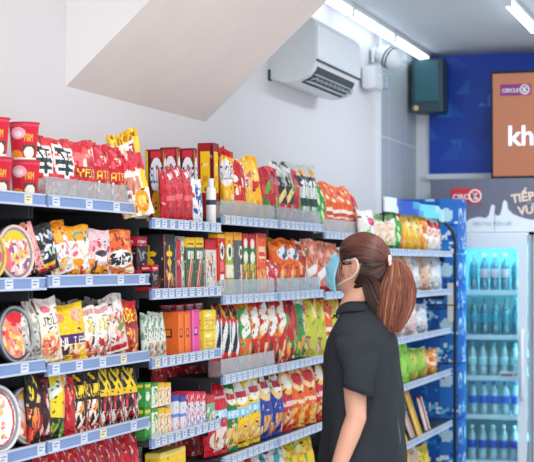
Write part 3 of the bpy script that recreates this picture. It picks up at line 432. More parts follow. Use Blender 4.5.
# ------------------------------------------------------------------ product meshes (unit size: x thickness, y width, z height)
_mc = {}
def bag_meshes(name, variant=0):
    key = ('bag', name, variant)
    if key in _mc: return _mc[key]
    txt = any(p[0] == 't' for p in ART[name]); GW, GH = (58, 60) if txt else (40, 52)
    A = getart(name, GW, GH); rnd = random.Random(hash(name) % 1000 + variant if False else sum(map(ord, name)) + variant * 31)
    ph = [rnd.uniform(0, 6.28) for _ in range(6)]
    def pt(u, v, sgn):
        e = min(v, 1 - v); g = min(1, (max(0, e - .05) / .28)) ** .55 if e > .05 else 0
        s = max(0, sin(pi * u)) ** .55
        t = .5 * s * g
        cr = .09 * sin(u * 19 + ph[0] + 3 * v) * exp(-((e - .1) / .09) ** 2) * s + .035 * sin(u * 11 + v * 9 + ph[1]) * s * g
        sway = .05 * sin(ph[2] + v * 2.5) * (v ** 2) + (.12 * (rnd_s - .5)) * max(0, v - .75)
        w = 1 - .05 * g + .05 * (1 - g) * 0
        edge = .012 * sin(v * 23 + ph[3] + (0 if u < .5 else 2))
        top = .025 * sin(u * 6 + ph[4]) * (v > .8)
        return (sgn * (t + cr) + sgn * .012 + sway, (u - .5) * w + edge * (u - .5) * 2, v + top * v)
    rnd_s = rnd.random()
    def seg(j0, j1, pname):
        V = []; F = []; C = []
        rows = list(range(j0, j1 + 1)); n = GW + 1
        for sgn in (1, -1):
            for j in rows:
                for i in range(n): V.append(pt(i / GW, j / GH, sgn))
        off = len(rows) * n
        for a in range(len(rows) - 1):
            for i in range(GW):
                q = (a * n + i, a * n + i + 1, (a + 1) * n + i + 1, (a + 1) * n + i)
                F.append(q); C.append(A[min(GH - 1, rows[a]), i])
                F.append(tuple(off + k for k in reversed(q))); C.append(A[min(GH - 1, rows[a]), GW - 1 - i] * .9)
        for a in range(len(rows) - 1):
            for i in (0, GW):
                q = (a * n + i, (a + 1) * n + i, off + (a + 1) * n + i, off + a * n + i)
                F.append(q if i == 0 else q[::-1]); C.append(A[min(GH - 1, rows[a]), min(i, GW - 1)])
        for a in (0, len(rows) - 1):
            for i in range(GW):
                q = (a * n + i, off + a * n + i, off + a * n + i + 1, a * n + i + 1)
                F.append(q if a == 0 else q[::-1]); C.append(A[min(GH - 1, rows[a]), i])
        return mesh(pname, V, F, M['film'], smooth=True, cols=C)
    lo, hi = int(GH * .055), int(GH * .92)
    r = (seg(lo, hi, 'packet'), seg(0, lo, 'bottom_seal'), seg(hi, GH, 'top_seal'))
    _mc[key] = r; return r
def box_meshes(name):
    key = ('box', name)
    if key in _mc: return _mc[key]
    n, m = (48, 56) if any(p[0] == 't' for p in ART[name]) else (28, 44); A = getart(name, n, m); V = []; F = []; C = []
    b = .03
    def face(P, flip=False):   # P(u,v) -> point
        k = len(V); us = [b * .5] + [i / n for i in range(1, n)] + [1 - b * .5]; vs = [b * .3] + [j / m for j in range(1, m)] + [1 - b * .3]
        for v in vs:
            for u in us: V.append(P(u, v))
        for j in range(m):
            for i in range(n):
                q = (k + j * (n + 1) + i, k + j * (n + 1) + i + 1, k + (j + 1) * (n + 1) + i + 1, k + (j + 1) * (n + 1) + i)
                F.append(q); C.append(A[j, i])
    face(lambda u, v: (.5, u - .5, v)); face(lambda u, v: (u - .5, -.5, v)); face(lambda u, v: (.5 - u, .5, v))
    face(lambda u, v: (-.5, .5 - u, v))
    e = .015; k = len(V); base = A[0, 0]; c2 = A[-1, n // 2]
    # slightly inset core closes the chamfered corners, top and bottom
    bx = MB(); bx.box(-.5 + e, .5 - e, -.5 + e, .5 - e, 0.0, 1)
    V += bx.V; F += [tuple(i + k for i in f) for f in bx.F]; C += [c2] * len(bx.F)
    body = mesh('carton', V, F, M['card'], cols=C)
    fl = MB(); fl.box(-.48, .5, -.46, .46, 1.0, 1.012, tuple(c2)); fl.box(.485, .505, -.3, .3, .95, 1.01, tuple(c2 * .8))
    flap = mesh('top_flap', fl.V, fl.F, M['card'], cols=fl.C)
    r = (body, flap); _mc[key] = r; return r

# labels: count look-alikes per shelf
ORD = ['first', 'second', 'third', 'fourth', 'fifth', 'sixth', 'seventh', 'eighth', 'ninth', 'tenth', 'eleventh', 'twelfth', 'thirteenth', 'fourteenth', 'fifteenth', 'sixteenth']
REG = []
def register(o, desc, cat, where, pos):
    REG.append([o, desc, cat, where, pos])
def finish_labels():
    from collections import defaultdict
    d = defaultdict(list)
    for r in REG: d[(r[1], r[3])].append(r)
    for (desc, where), L in d.items():
        L.sort(key=lambda r: r[4])
        for i, (o, _, cat, _, _) in enumerate(L):
            lab = f'{desc} {where}' if len(L) == 1 else f'{desc}, {ORD[i]} from left {where}'
            o['label'] = lab; o['category'] = cat
            if len(L) > 1: o['group'] = f'{desc} {where}'
WORD = {1: 'top', 2: 'second', 3: 'third', 4: 'fourth', 5: 'lowest', 6: 'floor-level'}
BAY = {'A': 'left bay', 'C': 'second bay', 'D': 'middle bay', 'E': 'fourth bay', 'F': 'far bay'}
RNG = random.Random(11)
def zdeck(bay, row): return SHELF[bay][1][row - 1] - .012
SHELF = {  # bay: (front lateral, lip heights)
 'A': (2.15, [1.701, 1.441, 1.185, .924, .66]), 'B': (2.15, [1.701, 1.447, 1.168, .924, .66]),
 'C': (2.15, [1.654, 1.391, 1.135, .841, .58]), 'D': (2.15, [1.689, 1.353, 1.018, .674, .36]),
 'E': (2.15, [1.656, 1.340, 1.0, .67, .36]), 'F': (2.05, [1.575, 1.316, 1.048, .76, .40, .12])}
def item(bay, row, x0, x1, yt, kind, des, desc, dep=.05, roll=0, lean=.06, yaw=None, back=.012, yb=None, oname=None, cat=None, floor=None, face=False):
    lat0 = SHELF[bay][0]; lat = lat0 + back
    Y0, Y1 = Ylat(x0, lat), Ylat(x1, lat); Yc = (Y0 + Y1) / 2; wid = (Y1 - Y0) * .96
    z0 = floor if floor is not None else (zdeck(bay, row) if yb is None else Zat(yb, Yc, lat))
    h = Zat(yt, Yc, lat) - z0
    if face: wid = (x1 - x0) / FPX * Dep(Yc, lat); yaw = -1.05 if yaw is None else yaw
    if yaw is None: yaw = 0 if kind == 'box' else -.24
    if kind != 'box': dep *= .8
    X = -(lat + dep / 2 + abs(sin(yaw)) * wid * .25); nm = oname or {'bag': 'snack_bag', 'pack': 'noodle_packet', 'box': 'snack_box'}[kind]
    where = f"on {WORD[row]} shelf of {BAY[bay if bay != 'B' else 'A']}"
    jr = RNG.uniform(-.05, .05); hh = h / max(.5, cos(roll)) * RNG.uniform(.97, 1.03)
    rot = (roll + jr, -(lean + RNG.uniform(0, .04)), yaw + RNG.uniform(-.09, .09))
    if kind == 'box':
        rot = (roll, -lean * .3, yaw); bd, fl = box_meshes(des)
        o = link(nm, bd, None, (X, Yc, z0 + .003), rot, (dep, wid, h)); c = link('top_flap', fl, o)
    else:
        a, b, c = bag_meshes(des, RNG.randint(0, 1))
        # footprint of a rolled packet: lift so that its lower corner rests on the deck
        o = link(nm, a, None, (X, Yc - (h * .5 * sin(-roll) if roll else 0), z0 + .004 + abs(sin(roll)) * wid * .5), rot, (dep, wid, hh))
        link('top_seal', c, o); link('bottom_seal', b, o)
    register(o, desc, cat or {'bag': 'snack bag', 'pack': 'noodle packet', 'box': 'box'}[kind], where, x0)
    return o

# ------------------------------------------------------------------ shelving
def shelf_unit(bay, y0, y1, zs, label, dense, lightrail, depth=.42, lat=None, topz=None, wire=False, fence=()):
    lat = lat or SHELF[bay][0]; r = empty('shelving_unit', (-lat - depth / 2, (y0 + y1) / 2, 0), label, 'shelving', 'shelving units along the left wall')
    L = (y1 - y0) / 2; hx2 = depth / 2; top = topz or zs[0] - .02
    rnd = random.Random(int(y0 * 100))
    b = MB(); b.box(-hx2, -hx2 + .012, -L + .01, L - .01, .08, top)
    for k in range(int(2 * L / .05)):
        yy = -L + .03 + k * .05
        b.box(-hx2 + .012, -hx2 + .015, yy, yy + .012, .15, top - .03)
    b.build('back_panel', M['pale'] if wire else M['dark'], r)
    if wire:
        b = MB()
        for k in range(int(2 * L / .035)): b.box(-hx2 + .02, -hx2 + .028, -L + k * .035, -L + k * .035 + .012, .15, top - .02)
        for k in range(int((top - .2) / .045)): b.box(-hx2 + .02, -hx2 + .028, -L, L, .2 + k * .045, .2 + k * .045 + .014)
        b.build('wire_panel', M['black'], r)
    for s in (-1, 1):
        b = MB(); b.box(-hx2 + .012, -hx2 + .05, s * L - (.03 if s > 0 else 0), s * L + (0 if s > 0 else .03), 0, top, bev=.003); b.build('upright', M['black'], r)
    b = MB(); b.box(-hx2, hx2 - .03, -L, L, 0, .09, bev=.005); b.build('plinth', M['black'], r)
    for i, z in enumerate(zs):
        b = MB(); b.box(-hx2 + .012, hx2 - .006, -L + .002, L - .002, z - .034, z - .012)
        for s in (-1, 1):
            b.box(-hx2 + .03, hx2 - .05, s * (L - .008) - .003, s * (L - .008) + .003, z - .075, z - .034)
        sh = b.build('shelf', M['deck'], r)
        hgt = .036
        b = MB(); b.box(hx2 - .006, hx2 + .004, -L + .004, L - .004, z - hgt, z, mi=0)
        b.box(hx2 - .006, hx2 + .007, -L + .004, L - .004, z - .004, z + .001, mi=1); b.box(hx2 - .006, hx2 + .009, -L + .004, L - .004, z - hgt - .003, z - hgt + .003, mi=1)
        b.build('price_rail', [M['raillight'] if lightrail else M['rail'], M['railedge']], sh)
        y = -L + .04; 
        while y < L - .06:
            if dense: step, w = rnd.uniform(.07, .095), .05
            else: step, w = rnd.uniform(.17, .30), .055
            b = MB(); b.box(hx2 + .0045, hx2 + .0065, y, y + w, z - .033, z - .005, mi=0)
            for q in range(2): b.box(hx2 + .0066, hx2 + .0069, y + .008, y + w - .008 - q * .012, z - .014 - q * .009, z - .011 - q * .009, mi=1)
            b.build('price_tag', [M['tagy'] if rnd.random() < (.03 if dense else .12) else M['tag'], M['ink']], sh); y += step
        if i + 1 in fence:
            fh = .065 if lightrail or dense else .06
            b = MB(); b.box(hx2 - .012, hx2 - .009, -L + .02, L - .02, z - .01, z + fh); b.box(hx2 - .013, hx2 - .008, -L + .02, L - .02, z + fh - .003, z + fh)
            k = int(2 * L / .18)
            for q in range(k + 1):
                yy = -L + .03 + (2 * L - .06) * q / k; b.box(hx2 - .07, hx2 - .012, yy, yy + .002, z - .01, z + fh * .9)
            b.build('clear_divider', M['acrylic'], sh)
    return r
shelf_unit('A', 3.6, 4.865, SHELF['A'][1], 'shelving bay holding round noodle bowls at the left edge', False, False, wire=True, topz=1.68)
shelf_unit('B', 4.875, 5.80, SHELF['B'][1], 'shelving bay filled with upright noodle packets', False, False, fence=(1,), topz=1.68)
shelf_unit('C', 5.82, 6.66, SHELF['C'][1], 'narrow shelving bay of boxed snacks with lower price rails', True, False, topz=1.62, depth=.42)
shelf_unit('D', 6.68, 7.525, SHELF['D'][1], 'shelving bay of chip bags right of the boxed snacks', True, True, fence=(1, 2, 3), topz=1.66)
shelf_unit('D', 7.535, 8.38, SHELF['D'][1], 'shelving bay of chip bags just left of the woman', True, True, fence=(1, 2), topz=1.66)
shelf_unit('E', 8.40, 9.30, SHELF['E'][1], 'shelving bay with orange bags behind the woman', True, True, fence=(1,), topz=1.63)
shelf_unit('F', 9.34, 11.60, SHELF['F'][1], 'far shelving bay right of the woman', True, False, lat=2.05, depth=.52, topz=1.56)

# ------------------------------------------------------------------ products
P = item
# left bay, top shelf
for x0, x1, y, d in [(41, 62, 139, 'shin'), (61, 83, 141, 'shin')]: P('B' if x0 > 45 else 'A', 1, x0, x1, y, 'pack', 'shin', 'red noodle packet with black character', .07, floor=1.690)
for x0, x1, y, d in [(82, 103, 141, 'redpack'), (102, 117, 144, 'redpack2'), (117, 130, 148, 'redpack2')]: P('B', 1, x0, x1, y, 'pack', d, 'red noodle packet with yellow lettering', .07)
P('B', 1, 32, 45, 137, 'pack', 'redplain', 'plain red noodle packet behind the cups', .06, back=.10, floor=1.69)
for x, y in [(52, 138), (74, 140), (95, 141), (108, 145)]: P('B', 1, x - 9, x + 9, y, 'pack', 'redplain', 'plain red packet in the back row', .06, back=.13, floor=1.69)
# second bay, top shelf
P('C', 1, 134, 166, 136, 'bag', 'goldbag', 'tall white bag with gold top', .07, roll=.16, lean=.02, back=-.07, face=True)
for x0, y in ((164, 151), (178, 149), (195, 150)): P('C', 1, x0, x0 + 3.5, y, 'box', 'slidebox', 'dark red box with round white logo', .075, back=.13)
for x0, y in [(169, 172), (178, 168), (187, 171)]: P('C', 1, x0, x0 + 10, y, 'bag', 'redpouch', 'small plain red pouch', .05, roll=.10, back=.03, lean=.02)
P('C', 1, 197, 206, 180, 'bag', 'bluepouch', 'small blue and white pouch', .05, back=.03)
P('C', 1, 214, 220.5, 145, 'box', 'redbox', 'tall red box with yellow panel', .07, back=.10)
# middle bay, top shelf
P('D', 1, 218, 230, 148, 'bag', 'slidebag', 'yellow bag with round white logo', .06, back=.12, face=True)
P('D', 1, 229, 245, 150, 'bag', 'slidebag', 'yellow bag with round white logo', .07, back=.03, face=True)
P('D', 1, 243, 250, 161, 'bag', 'tallred', 'narrow red and white bag', .07)
P('D', 1, 249, 260, 160, 'bag', 'yellowchip', 'yellow chip bag with red band', .10, back=.03)
P('D', 1, 256, 277, 159, 'bag', 'bigyellow', 'large golden chip bag with red swoosh', .10, back=.0, roll=.08, face=True, yaw=-.75)
P('D', 1, 275, 285, 167, 'bag', 'redgreen', 'red and green chip bag', .09)
P('D', 1, 284, 292, 161, 'bag', 'silverblack', 'silver and black chip bag', .09)
P('D', 1, 291, 299, 164, 'bag', 'silverblack', 'silver and black chip bag', .09)
P('D', 1, 299, 306, 172, 'bag', 'redgreen', 'red and green chip bag', .09)
P('D', 1, 305, 314, 166, 'bag', 'mbag', 'silver chip bag with white letters', .10)
P('D', 1, 313, 322, 165, 'bag', 'mbag', 'silver chip bag with white letters', .10)
P('E', 1, 324, 331, 186, 'bag', 'greenbag', 'green and orange snack bag', .08)
for i, x in enumerate([330, 337, 344, 351]): P('E', 1, x, x + 8, 184 + i * 2, 'bag', 'orangebag', 'orange snack bag', .10)
P('E', 1, 357, 363, 196, 'bag', 'tallred', 'narrow red and white bag', .07)
# left bay, second shelf
P('B', 2, 32, 46, 229, 'pack', 'blackpink', 'leaning black and pink noodle packet', .05, roll=.30, floor=1.437)
P('B', 2, 46, 62, 231, 'pack', 'blackwhite', 'leaning black and white noodle packet', .06, roll=.28)
P('B', 2, 62, 78, 228, 'pack', 'orangewhite', 'orange-topped white noodle packet', .06, roll=.2)
P('B', 2, 79, 96, 228, 'pack', 'orangeteal', 'orange-topped packet with teal lettering', .06, roll=.03)
P('B', 2, 96, 117, 230, 'pack', 'pinkchar', 'pale pink noodle packet', .06, roll=.03)
P('B', 2, 117, 137, 233, 'pack', 'flamepack', 'red-orange packet with black writing', .06, roll=.06)
P('B', 2, 137, 148, 238, 'box', 'redblackbox', 'black box with red top', .10, back=.05)
P('B', 2, 46, 58, 233, 'pack', 'redstrip', 'red packet in the back row', .05, back=.16, roll=.1)
P('B', 2, 66, 80, 231, 'pack', 'flamepack', 'orange packet in the back row', .05, back=.16, roll=.1)
# second bay, second shelf
P('C', 2, 152, 159, 266, 'box', 'redblackbox', 'small black box with red top', .07, back=.01)
P('C', 2, 153, 164, 238, 'box', 'goldbox', 'black box with gold top', .10, back=.09)
P('C', 2, 164, 176, 236, 'box', 'charbox', 'dark box with yellow character', .12, back=.03)
P('C', 2, 177, 186, 238, 'box', 'stripbox', 'red and silver narrow box', .10, back=.03)
P('C', 2, 187, 195.5, 239, 'box', 'hotdog', 'green box with yellow top', .10, back=.02)
P('C', 2, 196, 204.5, 239, 'box', 'hotdog', 'green box with yellow top', .10, back=.02)
P('C', 2, 205.5, 218, 241, 'box', 'redwhitebox', 'pale box with red top', .10, back=.04)
# middle bay, second shelf
P('D', 2, 219, 226, 236, 'box', 'eyered', 'red box with two round eyes', .10, back=.03)
P('D', 2, 226.5, 234, 234, 'box', 'eyegreen', 'green and orange box with eyes', .10, back=.03)
P('D', 2, 234.5, 243, 234, 'box', 'greybox', 'grey box with orange top', .10, back=.03)
P('D', 2, 243.5, 249.5, 235, 'box', 'veg', 'green and red box of vegetable snacks', .10, back=.03)
P('D', 2, 250, 256.5, 236, 'box', 'veg', 'green and red box of vegetable snacks', .10, back=.03)
P('D', 2, 257, 267.5, 235, 'box', 'orangebox', 'bright orange tall box', .10, back=.03)
P('D', 2, 270, 282, 238, 'bag', 'yellowwave', 'bright yellow wavy bag', .08, back=.12)
P('D', 2, 268, 276, 262, 'bag', 'redcirc', 'short red and white bag', .07, back=.02)
P('D', 2, 276, 284, 264, 'bag', 'redcirc', 'short red and white bag', .07, back=.02)
P('D', 2, 286, 297, 242, 'bag', 'ruffle', 'orange chip bag with white oval', .11, roll=.08)
P('D', 2, 296, 306, 243, 'bag', 'ruffle', 'orange chip bag with white oval', .11, roll=.08)
P('D', 2, 305, 313, 242, 'bag', 'brownred', 'brown and red snack bag', .09)
P('D', 2, 313, 322, 242, 'bag', 'salmon', 'salmon pink snack bag', .10, roll=-.08)
for i, x in enumerate([324, 331, 338]): P('E', 2, x, x + 7.5, 243 + i, 'bag', 'salmon', 'salmon pink snack bag', .10)
# left bay, third shelf
P('A', 3, 28, 38, 308, 'pack', 'silverpack', 'grey packet between bowl and packets', .06, roll=.1)
P('B', 3, 38, 47, 304, 'pack', 'silverpack', 'silver packet with maroon edge', .06, roll=.12, floor=1.176)
P('B', 3, 46, 66, 303, 'pack', 'whitebrown', 'cream noodle packet with noodle picture', .06, roll=.10)
P('B', 3, 66, 91, 306, 'pack', 'yellowpurple', 'yellow noodle packet with purple band', .06)
P('B', 3, 90, 103, 308, 'pack', 'whiteyellow', 'white noodle packet with yellow script', .06)
P('B', 3, 103, 117, 307, 'pack', 'whiteyellow', 'white noodle packet with yellow script', .06, roll=.06)
P('B', 3, 116, 130, 301, 'pack', 'pinkwhite', 'pale packet with coral noodles', .05, roll=.16)
P('B', 3, 128, 144, 302, 'pack', 'koreno', 'red noodle packet with yellow wordmark', .06, roll=.04)
for x in (60, 84, 104): P('B', 3, x - 7, x + 7, 300, 'pack', 'silverpack', 'grey packet in the back row', .05, back=.15)
# second bay, third shelf
for x0 in (150, 156.5, 163.5): P('C', 3, x0, x0 + 6.5, 314, 'bag', 'whitegreen', 'slim pale green packet', .05, back=.03)
P('C', 3, 171, 177, 318, 'bag', 'yelgreen', 'yellow-green narrow packet', .05, back=.05)
P('C', 3, 178.5, 184.5, 313, 'box', 'ocard', 'plain orange box', .09, back=.02)
P('C', 3, 185, 191, 313, 'box', 'ocard', 'plain orange box', .09, back=.02)
P('C', 3, 192.5, 200, 311, 'box', 'pcard', 'pink box', .09, back=.02)
for k, yt in ((0, 331), (1, 311)): P('C', 3, 203, 216, yt, 'box', 'ycard', ['lower yellow box', 'upper yellow box'][k], .09, back=.02, yb=None if k == 0 else 330.5, lean=0)
P('C', 3, 216, 221, 322, 'bag', 'redstrip', 'narrow red packet', .05, back=.04)
for x, y in ((176, 306), (186, 305), (195, 304)): P('C', 3, x, x + 8, y, 'box', 'redblackbox', 'small dark pack lying on the boxes', .07, back=.03, yb=311.5, lean=0)
# middle bay, third shelf
for x0, x1 in ((221, 229.5), (229.5, 238), (238, 246.5)): P('D', 3, x0, x1, 299, 'bag', 'stripe', 'red bag with white slashes', .09)
P('D', 3, 247, 257, 298, 'bag', 'swinggreen', 'green and orange bag with white S', .10)
P('D', 3, 257, 266.5, 297, 'bag', 'swingorange', 'orange chip bag with white S', .10)
P('D', 3, 266.5, 276, 295, 'bag', 'swingred', 'red chip bag with white S', .10)
P('D', 3, 276, 285.5, 294, 'bag', 'swingorange', 'orange chip bag with white S', .10)
P('D', 3, 285.5, 294, 295, 'bag', 'swingred', 'red chip bag with white S', .10)
P('D', 3, 294, 302, 298, 'bag', 'redgreen', 'red and green chip bag', .09, roll=.1)
P('D', 3, 302, 311, 296, 'bag', 'cardgreen', 'green bag with red side', .09, roll=.08)
P('D', 3, 311, 322, 297, 'bag', 'yelgreen', 'yellow-green and pink bag', .09)
for i, x in enumerate([324, 331, 338]): P('E', 3, x, x + 7.5, 298, 'bag', ['yelgreen', 'orangebag', 'yelgreen'][i], ['yellow-green and pink bag', 'orange snack bag', 'yellow-green and pink bag'][i], .10)
# left bay, fourth shelf
P('A', 4, 37, 46, 372, 'pack', 'yelblack', 'orange packet with yellow writing', .05)
P('B', 4, 46, 56, 374, 'pack', 'maroonpack', 'dark maroon noodle packet', .05, floor=.912)
P('B', 4, 57, 69, 377, 'pack', 'diagyellow', 'yellow and dark green packet', .05, roll=-.14)
P('B', 4, 69, 80, 376, 'pack', 'redstrip', 'red and white noodle packet', .05, roll=-.05)
P('B', 4, 80, 94, 374, 'pack', 'kuri', 'red packet with yellow wordmark', .06)
P('B', 4, 94, 107, 373, 'pack', 'kuri', 'red packet with yellow wordmark', .06)
P('B', 4, 107, 118, 371, 'pack', 'kuri2', 'dark-topped packet with yellow scrawl', .06)
P('B', 4, 118, 130, 370, 'pack', 'kuri2', 'dark-topped packet with yellow scrawl', .06)
P('B', 4, 130, 143, 369, 'pack', 'kuri2', 'dark-topped packet with yellow scrawl', .06)
for x in (56, 78, 98): P('B', 4, x - 7, x + 7, 368, 'pack', 'yelblack', 'orange packet in the back row', .05, back=.15)
# left bay, lowest shelf
for i in range(9): P('B', 5, 45 + i * 11, 57 + i * 11, 452 - i * 2.2, 'pack', 'redplain', 'glossy red packet', .06, roll=RNG.uniform(-.1, .1), lean=.15)
P('B', 5, 112, 127, 430, 'box', 'creambox', 'cream box behind red packets', .12, back=.17)
P('B', 5, 128, 143, 427, 'box', 'creambox', 'cream box behind red packets', .12, back=.17)
# second bay, fourth and lowest shelves
G2 = [(144.5, 151, 'greencard', 'green card pack'), (151.5, 158, 'greenwhite', 'green and white card pack'), (158.5, 164.5, 'yelwhite', 'yellow and white card pack'), (165, 171, 'yelwhite', 'yellow and white card pack')]
for k in (0, 1):
    for (a, b_, d, n_) in G2: P('C', 4, a, b_, 409 if k == 0 else 384, 'box', d, ('lower ' if k == 0 else 'upper ') + n_, .07, back=.02, lean=0, floor=None if k == 0 else .829 + .1135)
P('C', 4, 173, 179, 396, 'box', 'lilac', 'pale lilac and blue box', .08, lean=0); P('C', 4, 180, 186.5, 397, 'box', 'lilac', 'pale lilac and blue box', .08, lean=0)
for x in (188, 194, 200): P('C', 4, x, x + 5.5, 393, 'box', 'pinkblue', 'slim pink and blue box', .07, lean=0)
P('C', 4, 206.5, 215, 396, 'box', 'tealcard', 'teal card box with red top', .07, lean=0)
P('C', 4, 166, 182, 362, 'bag', 'redplain', 'crumpled red bag at the back', .08, back=.22, roll=-.1)
P('C', 4, 186, 204, 360, 'bag', 'redplain', 'crumpled red bag at the back', .08, back=.2)
P('C', 4, 204, 217, 356, 'bag', 'redplain', 'crumpled red bag at the back', .08, back=.16)
P('C', 5, 160, 187, 451, 'box', 'yellowsign', 'yellow box with red writing', .06, back=.02)
for x in (175, 192, 206): P('C', 5, x, x + 14, 428 , 'bag', 'redplain', 'red bag behind the yellow box', .06, back=.15)
# middle bay, fourth shelf
P('D', 4, 221, 236, 386, 'bag', 'redsauce', 'big red bag with pale blue band', .12, back=.0, roll=.06)
P('D', 4, 236, 245, 382, 'bag', 'greenlays', 'green chip bag with pale blue band', .10)
P('D', 4, 245, 257, 376, 'bag', 'yellowlays', 'yellow chip bag with pale blue band', .12)
P('D', 4, 257, 269, 373, 'bag', 'yellowlays', 'yellow chip bag with pale blue band', .12)
P('D', 4, 269, 281, 368, 'bag', 'bluelays', 'blue chip bag', .12)
P('D', 4, 281, 290, 368, 'bag', 'bluelays', 'blue chip bag', .12)
P('D', 4, 290, 300, 365, 'bag', 'redlays', 'red chip bag', .12)
P('D', 4, 300, 311, 362, 'bag', 'orangelays', 'orange chip bag', .12)
P('D', 4, 311, 322, 360, 'bag', 'orangelays', 'orange chip bag', .12)
P('E', 4, 323, 331, 358, 'bag', 'redlays', 'red chip bag', .12)
# middle bay, lowest shelf
for i, (d, n_) in enumerate([('whitered', 'white and red snack bag'), ('whitered', 'white and red snack bag'), ('redcirc', 'red and white bag'), ('tealwhite', 'white bag with teal stripe'), ('tealwhite', 'white bag with teal stripe'), ('yellowgreen', 'yellow-green snack bag'), ('yellowgreen', 'yellow-green snack bag')]):
    x = 226 + i * 13.8; P('D', 5, x, x + 13.5, 467 - i * 5.2, 'bag', d, n_, .12, lean=.12)
# far bay
FI = [
 (1, [(372, 381, 210, 'whitepink', 'white bag with pink dot'), (382, 391, 216, 'ricewhite', 'pale green bag with peach picture'), (391, 400, 216, 'ricewhite', 'pale green bag with peach picture'), (400, 408, 212, 'greenbag', 'green snack bag'), (410, 417, 206, 'yellowtall', 'tall yellow bag'), (417, 425, 211, 'yellowtall', 'tall yellow bag'), (425, 432, 214, 'yelorange', 'orange and yellow bag'), (433, 438, 216, 'whiteredfar', 'white and red packet'), (439, 445, 218, 'whiteredfar', 'white and red packet')]),
 (2, [(385, 395, 258, 'beige', 'beige snack bag'), (396, 405, 256, 'beige', 'beige snack bag'), (405, 416, 254, 'beige', 'beige snack bag'), (417, 425, 257, 'paleblue', 'pale blue and white bag'), (426, 434, 258, 'beige', 'beige snack bag'), (435, 444, 256, 'paleblue', 'pale blue and white bag')]),
 (3, [(385, 397, 302, 'pinkfar', 'pale pink bag'), (398, 408, 300, 'pinkfar', 'pale pink bag'), (409, 420, 300, 'pinkfar', 'pale pink bag'), (421, 430, 304, 'paleblue', 'pale blue and white bag')]),
 (4, [(396, 404, 322, 'limepouch', 'lime green pouch'), (404, 413, 324, 'limepouch', 'lime green pouch'), (413, 422, 350, 'limebox', 'lime green and yellow packet'), (422, 431, 349, 'limebox', 'lime green and yellow packet'), (432, 440, 349, 'yelorange', 'orange and yellow bag')]),
 (5, []), (6, [(396, 405, 442, 'yelorange', 'orange and yellow bag'), (406, 414, 443, 'yellowgreen', 'yellow-green bag'), (415, 424, 444, 'beige', 'beige snack bag'), (425, 434, 446, 'yellowgreen', 'yellow-green bag')])]
for row, L in FI:
    for (a, b_, yt, d, n_) in L: P('F', row, a, b_, yt, 'bag', d, n_, .10)
for i, (x, d, n_) in enumerate([(392, 'bar4', 'brown'), (399, 'bar2', 'dusty pink'), (406, 'bar1', 'golden'), (413, 'bar2', 'dusty pink'), (420, 'bar1', 'golden'), (428, 'bar3', 'white and red')]):
    P('F', 5, x, x + 6, 384 + (i % 3) * 6, 'box', d, f'long {n_} leaning box', .03, roll=.48 - i * .04, back=.0 + .02 * (i % 2), face=True, oname='snack_bar_box', cat='box')

# noodle cups, stacked two high
def cup(cx, lat, z, where, desc, r=.048, h=.118):
    Y = Ylat(cx, lat); n = 132; m = 34
    o = bpy.data.objects.new('noodle_cup', None)
    spec = [('b', 'c81a36'), ('r', 0, .9, 1, 1, 'd8405a'), ('e', .44, .72, .09, .16, 'f0a8bc'), ('e', .44, .70, .05, .08, 'f6dce4'), ('t', 'YAM', .50, .50, .62, .72, 'e8c83a'), ('r', .49, .1, .68, .42, '5c3c34'), ('e', .58, .2, .07, .16, 'f0e8de'), ('e', .4, .12, .1, .14, 'f08a2c'), ('r', 0, 0, 1, .05, 'f0e6e0'), ('e', .9, .5, .12, .3, 'f2eae6')]
    A = art(spec, n, m, 5); V = []; F = []; C = []
    for j in range(m + 1):
        v = j / m; rr = r * (.78 + .2 * v); 
        for i in range(n): a = 2 * pi * i / n - pi / 2 - pi + .35; V.append((rr * cos(a), rr * sin(a), h * v * .97))
    for j in range(m):
        for i in range(n): F.append((j * n + i, j * n + (i + 1) % n, (j + 1) * n + (i + 1) % n, (j + 1) * n + i)); C.append(A[j, i])
    F.append(tuple(range(n - 1, -1, -1))); C.append((.8, .75, .7))
    me = mesh('noodle_cup', V, F, M['card'], smooth=True, cols=C)
    o = link('noodle_cup', me, None, (-lat, Y, z))
    b = MB(); b.lathe([(r * .9, h * .955), (r * 1.03, h * .96), (r * 1.06, h * .98), (r * 1.03, h), (r * .9, h * .995), (r * .1, h * .99)], 32, c=hx('c43048')); b.build('lid', M['card'], o, col=True, smooth=True)
    register(o, desc, 'noodle cup', where, cx); return o
w1 = 'on top shelf of left bay'
cup(25, 2.215, 1.690, w1, 'lower red noodle cup right of the stack pair'); cup(24, 2.215, 1.690 + .119, w1, 'upper red noodle cup stacked beside the packets')
cup(-3, 2.23, 1.690, w1, 'lower red noodle cup at the left edge'); cup(-6, 2.23, 1.690 + .119, w1, 'upper red noodle cup at the left edge')

